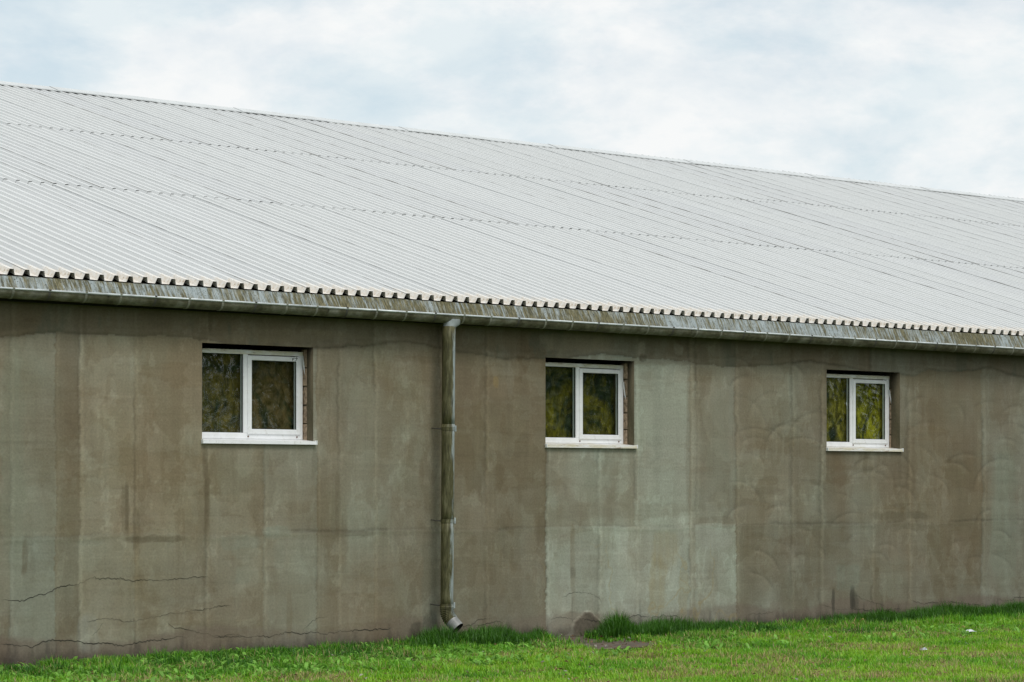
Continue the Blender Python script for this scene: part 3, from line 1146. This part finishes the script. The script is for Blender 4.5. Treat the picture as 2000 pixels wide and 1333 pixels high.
f_ = MB()
zt, zb = rim_z(pipe_x) - .045, pz(641)
xt = pipe_x + .06
n = 20
rings = [(xt, zt, .125, .085), (xt - .01, zt - .06, .115, .085), (pxm(zb), zb, .075, .078)]
n0 = 0
for (cx, z, rx, ry) in rings:
    for k in range(n):
        t = 2 * math.pi * k / n
        f_.v.append((cx + rx * math.cos(t), GY + ry * math.sin(t), z))
for i in range(len(rings) - 1):
    for k in range(n):
        k2 = (k + 1) % n
        f_.f.append((i * n + k, i * n + k2, (i + 1) * n + k2, (i + 1) * n + k))
f_.build('funnel', RIM if False else mat_simple('funnel_zinc', (.34, .375, .375), .5, .4, .2, .3, 9), dp, smooth=True)
secs = [(pz(638), pz(832), PR), (pz(829), pz(1022), PR * .985), (pz(1019), pz(1190), PR * .975)]
for (za, zb, r) in secs:
    m = MB()
    zs_ = np.linspace(za, zb, 9)
    m.tube([(pxm(z), GY, z) for z in zs_], [r * (1.03 if i == 0 else 1.0) for i in range(len(zs_))], 28)
    m.build('pipe_section', PIPE, dp, smooth=True)
for py in (838, 1018, 1183):
    z = pz(py)
    m = MB()
    m.tube([(pxm(z), GY, z + .022), (pxm(z), GY, z - .022)], PR + .0035, 28, False, False)
    c_ = m.build('clamp', PIPE, dp, smooth=True)
    hk = MB()
    hk.tube([(pxm(z) - .05, GY + .05, z), (pxm(z) - .06, GY + .15, z + .004), (pxm(z) - .062, -.005, z + .012)], [.008, .007, .006], 8)
    hk.build('hook', STEEL, c_, smooth=True)
    lug = MB()
    lug.box(pxm(z) + PR * .62, pxm(z) + PR * .62 + .024, GY - .076, GY - .064, z - .035, z + .040, .004)
    lug.build('lug', LUGZ, c_)
# corrugated elbow
e = MB()
start = Vector((pxm(pz(1188)), GY, pz(1188)))
dend = Vector((.27, -.68, -.68)).normalized()
d0 = Vector((0, 0, -1))
pts, rad = [start + Vector((0, 0, .03)), start], [PR + .007, PR + .007]
p_ = start.copy()
N = 44
for i in range(N):
    t = (i + 1) / N
    d = d0.lerp(dend, min(1, t)).normalized()
    p_ = p_ + d * (.185 / N)
    pts.append(p_.copy())
    rad.append(PR + .004 + .005 * math.sin(i / N * 2 * math.pi * 8))
e.tube(pts, rad, 28, True, False)
eo = e.build('elbow', PIPE, dp, smooth=True)
o_ = MB()
o_.tube([p_ - dend * .01, p_ + dend * .115], [PR + .003, PR], 28, False, False)
o_.build('outlet', mat_simple('outlet_zinc', (.27, .275, .265), .5, .4, .1, .35, 7), dp, smooth=True)
o_ = MB()
o_.tube([p_ - dend * .01, p_ + dend * .1145], [PR - .002, PR - .003], 28, True, False)
o_.build('bore', NEAR_BLACK, dp, smooth=True)  # near-black lining stands in for the shade inside the outlet

# ------------------------------------------------------------------ windows
FY = .19          # frame face, behind the wall face
WTINT = [(.14, .105, .02), (.18, .15, .014), (.40, .36, .025)]
WLAB = ['two-leaf white window with swirling reflections in mottled film', 'two-leaf white window with stained sill and olive film', 'two-leaf white window with yellow-green film behind the panes']


def rect_frame(m, x0, x1, z0, z1, w, y0, y1, ch=.006, wt=None, wb=None):
    wt = wt or w
    wb = wb or w
    m.box(x0, x0 + w, y0, y1, z0, z1, ch)
    m.box(x1 - w, x1, y0, y1, z0, z1, ch)
    m.box(x0 + w - .004, x1 - w + .004, y0 + .0015, y1 - .0015, z1 - wt, z1, ch)
    m.box(x0 + w - .004, x1 - w + .004, y0 + .0015, y1 - .0015, z0, z0 + wb, ch)


for wi, (xa, xb, za, zb) in enumerate(OPEN):
    win = empty('window', (xa, 0, za), barn)
    win['label'] = WLAB[wi]
    W, H = xb - xa, zb - za
    # masonry reveals
    pc = MB()
    jt = .004

    def slab(name, mat, x0, x1, y0, y1, z0, z1):
        nv = 0
        me_v = [(x, y, z) for x in (x0, x1) for y in (y0, y1) for z in (z0, z1)]
        q = np.array([(0, 1, 3, 2), (4, 6, 7, 5), (0, 4, 5, 1), (2, 3, 7, 6), (0, 2, 6, 4), (1, 5, 7, 3)])
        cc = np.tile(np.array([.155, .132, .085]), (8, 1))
        return link(name, np_mesh(name, np.array(me_v), q, mat, cc), win)
    slab('reveal', PLASTER, W, W + .06, .003, .125 if wi < 2 else .165, -.02, H)
    slab('reveal', PLASTER, W + .022, W + .06, .125 if wi < 2 else .165, .33, -.02, H + .02)
    slab('reveal', PLASTER, -.06, 0, .003, .33, -.02, H)
    slab('lintel', REDB, -.06, W + .06, .03, .33, H + .012, H + .08)
    slab('reveal', PLASTER, 0, W, .003, .03, H, H + .05)
    slab('reveal', PLASTER, -.06, W + .06, .003, .33, -.06, -.02)
    # bricks where the reveal's plaster has come off beside the frame
    nb = (5, 5, 4)[wi]
    zz = .01
    hts = H / (5.05)
    for k in range(5):
        if wi == 2 and k == 4:
            continue
        bm_ = MB()
        dx = random.uniform(-.006, .008)
        bm_.box(W - .004 + dx, W + .021, (.128 if wi < 2 else .168) + random.uniform(0, .006), .25, k * hts + .008, (k + 1) * hts - random.uniform(.004, .012), .006)
        bm_.build('brick', BRICK, win)
    # frame
    x0, x1, z0, z1 = .004, W - .012, .035, H - .048
    fw = .062
    mul = x0 + (x1 - x0) * .475
    fr = MB()
    rect_frame(fr, x0, x1, z0, z1, fw, FY, FY + .07, .006, .05, .072)
    fr.box(mul - .040, mul + .028, FY - .002, FY + .068, z0 + .07, z1 - .048, .006)
    frame = fr.build('frame', PVC, win)
    tr_ = MB()
    tr_.box(x0 + .002, x1 - .003, FY - .004, FY + .010, z1 - .052, z1 - .001, .003)
    tr_.build('top_rail', PVC_OLD, win)
    sa = MB()
    sx0, sx1, sz0, sz1 = mul + .012, x1 - .040, z0 + .055, z1 - .062
    rect_frame(sa, sx0, sx1, sz0, sz1, .062, FY - .016, FY + .05, .007, .056, .062)
    sash = sa.build('sash', PVC, win)
    gk = MB()
    rect_frame(gk, sx0 + .058, sx1 - .058, sz0 + .058, sz1 - .052, .009, FY - .004, FY + .01, .002)
    gk.build('gasket', GASKET, sash)
    gk = MB()
    rect_frame(gk, x0 + fw - .004, mul - .036, z0 + .068, z1 - .046, .009, FY + .012, FY + .03, .002)
    gk.build('gasket', GASKET, frame)
    # panes
    for (a, b, c0, c1, y) in ((x0 + .05, mul - .03, z0 + .06, z1 - .04, FY + .022), (sx0 + .05, sx1 - .05, sz0 + .05, sz1 - .045, FY + .004)):
        gp = MB()
        gp.box(a, b, y, y + .004, c0, c1)
        gp.build('pane', GLASS, win)
    # crumpled film behind each pane
    for pi, (a, b, c0, c1) in enumerate(((x0 + .03, mul, z0 + .03, z1 - .02), (mul + .004, x1 - .03, z0 + .03, z1 - .02))):
        nx_, nz_ = 40, 50
        gx_, gz_ = np.meshgrid(np.linspace(a, b, nx_), np.linspace(c0, c1, nz_), indexing='ij')
        ux, uz = (gx_ - (a + b) / 2) / (b - a), (gz_ - (c0 + c1) / 2) / (c1 - c0)
        yy = FY + .075 + .04 * fbm(gx_ + wi * 9 + pi * 4, gz_, 3, 2.4, 4, 511) + .006 * np.sin(38 * np.hypot(ux * 1.1, uz) + 5 * fbm(gx_ + wi * 5, gz_, 3, 3, 2, 531))
        Vf = np.stack([gx_, yy, gz_], -1).reshape(-1, 3)
        i, j = np.meshgrid(np.arange(nx_ - 1), np.arange(nz_ - 1), indexing='ij')
        qf = np.stack([i * nz_ + j, (i + 1) * nz_ + j, (i + 1) * nz_ + j + 1, i * nz_ + j + 1], -1).reshape(-1, 4)
        me = np_mesh('film', Vf, qf, FILM)
        me.polygons.foreach_set('use_smooth', [True] * len(me.polygons))
        fo = link('film', me, win)
        t = WTINT[wi]
        if wi == 0 and pi == 1:
            t = (.15, .10, .04)
        if wi == 2 and pi == 0:
            t = (.34, .28, .04)
        fo.color = (*t, 1)
    # sill board: thin folded sheet, drip edge in front of the wall
    sl = MB()
    n = len(sl.v)
    prof = [(FY + .01, .034), (-.035, .012), (-.040, -.026), (-.034, -.028), (-.030, .004), (FY + .01, .024)]
    ex0, ex1 = -.012, W + .032
    for x in (ex0, ex1):
        sl.v += [(x, y, z) for y, z in prof]
    sl.f += [tuple(range(6)), tuple(reversed(range(6, 12)))]
    for k in range(6):
        k2 = (k + 1) % 6
        sl.f.append((k, 6 + k, 6 + k2, k2))
    sill = sl.build('sill', PVC if wi == 0 else PVC_OLD, win)
    for x in (ex0, ex1):
        cp = MB()
        s_ = .012 if x < 0 else -.012
        cp.box(min(x - .003, x + s_), max(x + .003, x + s_), -.044, -.0, -.030, .022, .004)
        cp.build('end_cap', PVC, sill)
    for fx in (.02, .48, .93):
        sc = MB()
        cx = x0 + (x1 - x0) * fx + .02
        sc.tube([(cx, FY - .008, z0 + .03), (cx, FY + .004, z0 + .03)], .009, 8)
        sc.build('screw', SCREW, frame)
    # film strip peeling off the right jamb
    st_ = MB()
    L = (.26, .34, .28)[wi]
    ztop = z1 - (.04, .22, .20)[wi]
    pts = []
    for k in range(7):
        t = k / 6
        off = .004 + (.028 if wi == 0 else .05) * t ** 1.3
        wdt = .022 * (1 - .75 * t) if wi else .020 * (.5 + 1.2 * t * (1 - t) * 2) * (1 - .5 * t)
        pts.append((x1 + off - .012, FY - .008 - .02 * t, ztop - L * t, wdt))
    for a, b in zip(pts[:-1], pts[1:]):
        st_.quad((a[0] - a[3], a[1], a[2]), (a[0] + a[3] * .3, a[1] - .004, a[2]), (b[0] + b[3] * .3, b[1] - .004, b[2]), (b[0] - b[3], b[1], b[2]))
    st_.build('peeling_strip', STRIP, win)
    if wi == 0:      # pencilled fitter's mark on the sash corner
        pm = MB()
        bx0, bz0, yk = sx1 - .125, sz1 - .050, FY - .0175
        for (a, b, c, d) in ((0, 0, 0, .032), (0, .032, .030, .032), (0, .016, .02, .018), (.04, .030, .072, .034), (.072, .034, .045, -.002)):
            v = Vector((c - a, d - b)).normalized()
            nx_, nz_ = -v.y * .003, v.x * .003
            pm.quad((bx0 + a - nx_, yk, bz0 + b - nz_), (bx0 + c - nx_, yk, bz0 + d - nz_), (bx0 + c + nx_, yk, bz0 + d + nz_), (bx0 + a + nx_, yk, bz0 + b + nz_))
        pm.build('pencil_mark', GASKET, sash)

# ------------------------------------------------------------------ grass
GRASS = mat_grass()


def in_view(X, Y, m=130):
    px, py = to_px(X, Y, 0 * X)
    return (px > -m) & (px < 2000 + m) & (py < 1333 + 90)


def bare(X, Y):
    """1 where the concrete strip shows"""
    px, py = to_px(X, Y, 0 * X)
    w = (fbm(X, Y, 2.2, 2.2, 4, 601) - .5) * 110
    b = sstep(1.0, .7, np.hypot((px + w - 1212) / 120, (py + w * .10 - 1266) / 13))
    b = np.maximum(b, sstep(1.0, .7, np.hypot((px + w - 1110) / 60, (py + w * .08 - 1250) / 12)))
    b = np.maximum(b, sstep(1.0, .7, np.hypot((px + w - 20) / 75, (py + w * .05 - 1306) / 6)))
    b = np.maximum(b, sstep(1.0, .7, np.hypot((px + w * .5 - 1550) / 26, (py - 1226) / 5)))
    b = np.maximum(b, sstep(1.0, .6, np.hypot((px + w * .5 - 1010) / 40, (py - 1248) / 5)) * .6)
    return b


def scatter(n, y_lo, y_hi):
    X = RNG.uniform(11.5, 34.5, n)
    Y = RNG.uniform(y_lo, y_hi, n)
    k = in_view(X, Y)
    return X[k], Y[k]


def blades(X, Y, z0, L, W, bend, az, lean, cols, name):
    n = len(X)
    dx, dy = np.cos(az), np.sin(az)
    sx, sy = -dy, dx
    tl = np.sin(lean)
    p0 = np.stack([X, Y, z0], 1)
    p1 = p0 + np.stack([dx * tl * L * .5, dy * tl * L * .5, np.cos(lean) * L * .55], 1)
    l2 = lean + bend
    p2 = p1 + np.stack([dx * np.sin(l2) * L * .5, dy * np.sin(l2) * L * .5, np.cos(l2) * L * .5], 1)
    s = np.stack([sx, sy, 0 * sx], 1) * W[:, None] * .5
    V = np.stack([p0 - s, p0 + s, p1 + s * .85, p1 - s * .85, p2], 1).reshape(-1, 3)
    b = np.arange(n)[:, None] * 5
    Q = b + np.array([0, 1, 2, 3])
    T = b + np.array([3, 2, 4])
    C = np.repeat(cols, 5, 0)
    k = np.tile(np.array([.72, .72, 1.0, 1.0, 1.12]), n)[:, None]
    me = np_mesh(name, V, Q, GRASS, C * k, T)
    return me


G_DARK = np.array([.045, .165, .014])
G_MID = np.array([.170, .470, .022])
G_YEL = np.array([.340, .580, .035])
G_STRAW = np.array([.60, .46, .22])


def grass_cols(X, Y, n, wall_side):
    a = fbm(X, Y, .9, .9, 4, 641)
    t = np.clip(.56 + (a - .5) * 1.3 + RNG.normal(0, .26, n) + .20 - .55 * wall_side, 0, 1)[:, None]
    c = np.where(t < .5, G_DARK + (G_MID - G_DARK) * t * 2, G_MID + (G_YEL - G_MID) * (t - .5) * 2)
    dry = fbm(X, Y, 1.7, 1.7, 4, 661)
    k = RNG.uniform(0, 1, n) < np.clip(.08 + (dry - .45) * 2.4, .03, .55) * (1 - .8 * wall_side)
    c = np.where(k[:, None], G_STRAW * RNG.uniform(.5, 1.1, n)[:, None], c)
    return c * RNG.uniform(.75, 1.25, n)[:, None]


# short lawn
X, Y = scatter(900000, -9.6, -.12)
keep = RNG.uniform(0, 1, len(X)) > bare(X, Y) * 1.02
X, Y = X[keep], Y[keep]
if len(X) > 360000:
    s = RNG.permutation(len(X))[:360000]
    X, Y = X[s], Y[s]
n = len(X)
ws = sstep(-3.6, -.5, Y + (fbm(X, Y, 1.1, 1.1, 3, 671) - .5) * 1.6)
tuft = np.clip(.5 + (fbm(X, Y, 2.6, 2.6, 4, 681) - .5) * 2.0, 0, 1.2)
L = (.035 + .06 * tuft + .06 * ws * tuft) * RNG.uniform(.6, 1.35, n)
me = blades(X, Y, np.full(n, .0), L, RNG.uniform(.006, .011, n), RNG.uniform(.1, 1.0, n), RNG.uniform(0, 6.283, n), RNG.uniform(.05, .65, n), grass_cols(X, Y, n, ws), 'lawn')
tag(link('lawn', me), 'short yellow-green lawn grass in front of the barn wall', 'grass', kind='stuff')

# longer grass at the foot of the wall, in clumps
X, Y = scatter(330000, -1.15, -.03)
px, py = to_px(X, Y, 0 * X)
dens = np.zeros(len(X))
for (cx, hw, d) in ((960, 85, 1.0), (860, 60, .9), (1050, 25, .6), (1205, 45, 1.0), (1300, 70, .8), (1400, 90, .55), (1700, 110, .7), (1850, 120, .8), (2000, 120, .8), (700, 120, .22), (450, 200, .14), (200, 160, .1), (1560, 60, .35)):
    dens = np.maximum(dens, d * np.exp(-((px - cx) / hw) ** 2))
edge = sstep(-1.1, -.7, Y + (fbm(X, Y, 2, 2, 3, 701) - .5) * .7)
clump = sstep(.36, .62, fbm(X, Y, 3.3, 3.3, 4, 711))
keep = RNG.uniform(0, 1, len(X)) < dens * edge * (.25 + .75 * clump) * (1 - bare(X, Y)) * .75
X, Y = X[keep], Y[keep]
n = len(X)
dk = dens[keep]
L = (.05 + .34 * fbm(X, Y, 2.6, 2.6, 3, 721) * (.15 + .85 * dk ** 1.5)) * RNG.uniform(.5, 1.3, n)
cc = (G_DARK * .8 + (G_MID - G_DARK) * RNG.uniform(0, .45, n)[:, None]) * RNG.uniform(.6, 1.1, n)[:, None]
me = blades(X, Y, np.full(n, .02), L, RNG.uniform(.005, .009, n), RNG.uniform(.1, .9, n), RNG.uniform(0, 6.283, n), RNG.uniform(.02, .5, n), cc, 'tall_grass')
tag(link('tall_grass', me), 'tufts of long dark green grass along the foot of the wall', 'grass', kind='stuff')

# broad-leaved weeds (dandelion and the like) among the grass: rosettes of curved leaves
XS, YS = scatter(9000, -3.4, -.1)
px, py = to_px(XS, YS, 0 * XS)
pr = np.exp(-((px - 250) / 420) ** 2) * .9 + np.exp(-((px - 860) / 260) ** 2) * .7 + np.exp(-((px - 1420) / 130) ** 2) * .6 + np.exp(-((px - 1850) / 130) ** 2) * .35
keep = (RNG.uniform(0, 1, len(XS)) < pr * .55) & (bare(XS, YS) < .3)
XS, YS = XS[keep], YS[keep]
vl, ql, cl = [], [], []
nv = 0
for X_, Y_ in zip(XS, YS):
    nl = int(RNG.integers(4, 8))
    base = (G_MID * .9 + np.array([.09, .08, .06])) * RNG.uniform(.6, 1.2)
    for k in range(nl):
        az = RNG.uniform(0, 6.283)
        Lf = RNG.uniform(.07, .15)
        wd = Lf * RNG.uniform(.09, .17)
        el = RNG.uniform(.85, 1.5)
        d = np.array([math.cos(az), math.sin(az)])
        s = np.array([-d[1], d[0]])
        r = 0
        z = .0
        pts = []
        for q, (wf, st) in enumerate(((.25, 0), (.7, .3), (1.0, .35), (.75, .25), (.1, .2))):
            r += st * Lf * math.cos(el)
            z += st * Lf * math.sin(el)
            el -= .32
            pts.append((r, z, wf * wd))
        for (r, z, w) in pts:
            vl.append((X_ + d[0] * r - s[0] * w, Y_ + d[1] * r - s[1] * w, z + .25 * w))
            vl.append((X_ + d[0] * r + s[0] * w, Y_ + d[1] * r + s[1] * w, z + .25 * w))
            cl += [base * RNG.uniform(.85, 1.2)] * 2
        for q in range(4):
            ql.append((nv + 2 * q, nv + 2 * q + 1, nv + 2 * q + 3, nv + 2 * q + 2))
        nv += 10
me = np_mesh('weeds', np.array(vl), np.array(ql), GRASS, np.array(cl))
tag(link('weeds', me), 'broad-leaved green weeds growing among the grass by the wall', 'weeds', kind='stuff')

# fallen dry leaves and crumbs of plaster on the strip and the lawn
vl, ql, cl = [], [], []
nv = 0
XS, YS = scatter(5200, -8.5, -.05)
b = bare(XS, YS)
keep = RNG.uniform(0, 1, len(XS)) < np.where(b > .2, 1.0, .2)
for X_, Y_ in zip(XS[keep], YS[keep]):
    az = RNG.uniform(0, 6.283)
    r = RNG.uniform(.012, .035)
    z = .045 + RNG.uniform(0, .03)
    c = np.array([.24, .14, .07]) * RNG.uniform(.4, 1.3) if RNG.uniform() < .8 else np.array([.5, .45, .4]) * RNG.uniform(.6, 1)
    tl = RNG.uniform(-.5, .5, 2)
    for q in range(4):
        a = az + q * math.pi / 2
        rr_ = r * (1 if q % 2 == 0 else .55)
        ox, oy = rr_ * math.cos(a), rr_ * math.sin(a)
        vl.append((X_ + ox, Y_ + oy, z + ox * tl[0] + oy * tl[1] + (.008 if q % 2 else 0)))
        cl.append(c)
    ql.append((nv, nv + 1, nv + 2, nv + 3))
    nv += 4
me = np_mesh('leaf_litter', np.array(vl), np.array(ql), GRASS, np.array(cl))
tag(link('leaf_litter', me), 'dry brown leaves and crumbs scattered over grass and concrete strip', 'leaf litter', kind='stuff')

# dry flower stalks standing in the grass
DRY = mat_simple('dry_stalk', (.42, .33, .13), .85, .1)
STK = [(1568, 1252, .16, 'bent yellow dry stalk at the wall foot beside the bare concrete patch', 3), (1672, 1238, .20, 'dry seed stalk with three small heads in long dark grass', 3), (1744, 1240, .09, 'low dry stalk drooping in grass under the end window', 2), (1797, 1238, .09, 'thin pale dry stalk bending over in the long grass', 2), (1873, 1236, .10, 'dry drooping stalk beside the white crumpled paper', 2), (1325, 1310, .16, 'pair of straight straw stalks standing in the open lawn', 2), (1435, 1310, .15, 'hooked straw stalks standing alone in the open lawn', 3)]
for (sx, sy, hgt, lab, ns) in STK:
    X_, Y_ = ground_at(sx, sy)
    root = empty('dry_stalk', (X_, Y_, 0))
    tag(root, lab, 'plant', 'dry stalks in the grass')
    for k in range(ns):
        m = MB()
        a = random.uniform(0, 6.28)
        h = hgt * random.uniform(.75, 1.15)
        ox, oy = random.uniform(-.03, .03), random.uniform(-.03, .03)
        pts = [(ox + math.cos(a) * .35 * h * t ** 2.2, oy + math.sin(a) * .35 * h * t ** 2.2, h * (t - .12 * t ** 4)) for t in (0, .25, .5, .75, .92, 1.0)]
        pts.append((pts[-1][0] + .02 * math.cos(a), pts[-1][1] + .02 * math.sin(a), pts[-1][2] - .008))
        m.tube(pts, [.004, .0035, .003, .003, .003, .005, .004], 6)
        st = m.build('stem', DRY, root, smooth=True)
        m = MB()
        m.tube([pts[-2], (pts[-1][0], pts[-1][1], pts[-1][2] + .006), (pts[-1][0] + .008 * math.cos(a), pts[-1][1] + .008 * math.sin(a), pts[-1][2])], [.004, .010, .003], 7)
        m.build('seed_head', DRY, st, smooth=True)

# white litter
PAPER = mat_simple('white_paper', (.74, .77, .80), .7, .2, 0, .1, 12)


def crumple(px, py, w, hgt, lab, name, cat):
    X_, Y_ = ground_at(px, py)
    nx_, ny_ = 14, 10
    rs = np.random.default_rng(int(px))
    v, f = [], []
    for i in range(nx_):
        for j in range(ny_):
            u, t = i / (nx_ - 1) - .5, j / (ny_ - 1) - .5
            r = max(0, 1 - (u * u + t * t) * 3.2)
            v.append((u * w + rs.normal(0, .007), t * w * .7 + rs.normal(0, .007), .062 + hgt * r * rs.uniform(.4, 1.0)))
    for i in range(nx_ - 1):
        for j in range(ny_ - 1):
            f.append((i * ny_ + j, (i + 1) * ny_ + j, (i + 1) * ny_ + j + 1, i * ny_ + j + 1))
    me = bpy.data.meshes.new(name)
    me.from_pydata(v, [], f)
    me.materials.append(PAPER)
    me.update()
    o = link(name, me, None, (X_, Y_, 0))
    sd = o.modifiers.new('thickness', 'SOLIDIFY')
    sd.thickness = .002
    tag(o, lab, cat)


crumple(1893, 1243, .15, .03, 'crumpled white scrap of paper lying in the grass near the wall', 'crumpled_paper', 'litter')
crumple(1806, 1280, .05, .03, 'tiny white paper shred lying out on the open lawn', 'paper_shred', 'litter')

# ------------------------------------------------------------------ trees across the yard (they show only in the window panes)
LEAF = mat_simple('tree_leaves', (.085, .095, .022), .8, .2, 0, .5, .8)
BARK = mat_simple('tree_bark', (.10, .08, .06), .95, .1, 0, .3, 6)
TL = ['broad leafy tree at the end of the yard row', 'tall leafy tree second in the yard row', 'leaning leafy tree third in the yard row', 'dense round tree in the middle of the yard row', 'narrow leafy tree fifth in the yard row', 'spreading leafy tree sixth in the yard row', 'small leafy tree closing the yard row']
for ti, lab in enumerate(TL):
    rs = np.random.default_rng(40 + ti)
    hx, hy = 36 + ti * 6.2 + rs.uniform(-1, 1), -34 - ti * 1.2 + rs.uniform(-2, 2)
    root = empty('tree', (hx, hy, 0))
    tag(root, lab, 'tree', 'trees across the yard')
    Ht = rs.uniform(8, 12)
    m = MB()
    m.tube([(0, 0, -.1), (.1, .05, Ht * .3), (rs.uniform(-.4, .4), .2, Ht * .6), (rs.uniform(-.6, .6), .1, Ht * .85)], [.3, .22, .13, .04], 10)
    for k in range(7):
        a = rs.uniform(0, 6.28)
        z = Ht * rs.uniform(.2, .6)
        m.tube([(0.05, .05, z), (math.cos(a) * 1.2, math.sin(a) * 1.2, z + .9), (math.cos(a) * 2.4, math.sin(a) * 2.4, z + 1.5)], [.09, .06, .02], 6)
    m.build('trunk', BARK, root, smooth=True)
    nc = 26
    cen = np.stack([rs.normal(0, 1.5, nc), rs.normal(0, 1.5, nc), rs.uniform(.16, .92, nc) * Ht], 1)
    n = 9000
    ci = rs.integers(0, nc, n)
    p = cen[ci] + rs.normal(0, .55, (n, 3))
    a = rs.normal(0, 1, (n, 3))
    a /= np.linalg.norm(a, axis=1)[:, None]
    b = np.cross(a, rs.normal(0, 1, (n, 3)))
    b /= np.linalg.norm(b, axis=1)[:, None]
    s = rs.uniform(.14, .30, n)[:, None]
    V = np.stack([p - a * s, p - b * s * .5, p + a * s, p + b * s * .5], 1).reshape(-1, 3)
    Q = np.arange(n * 4).reshape(-1, 4)
    link('crown', np_mesh('crown', V, Q, LEAF), root)
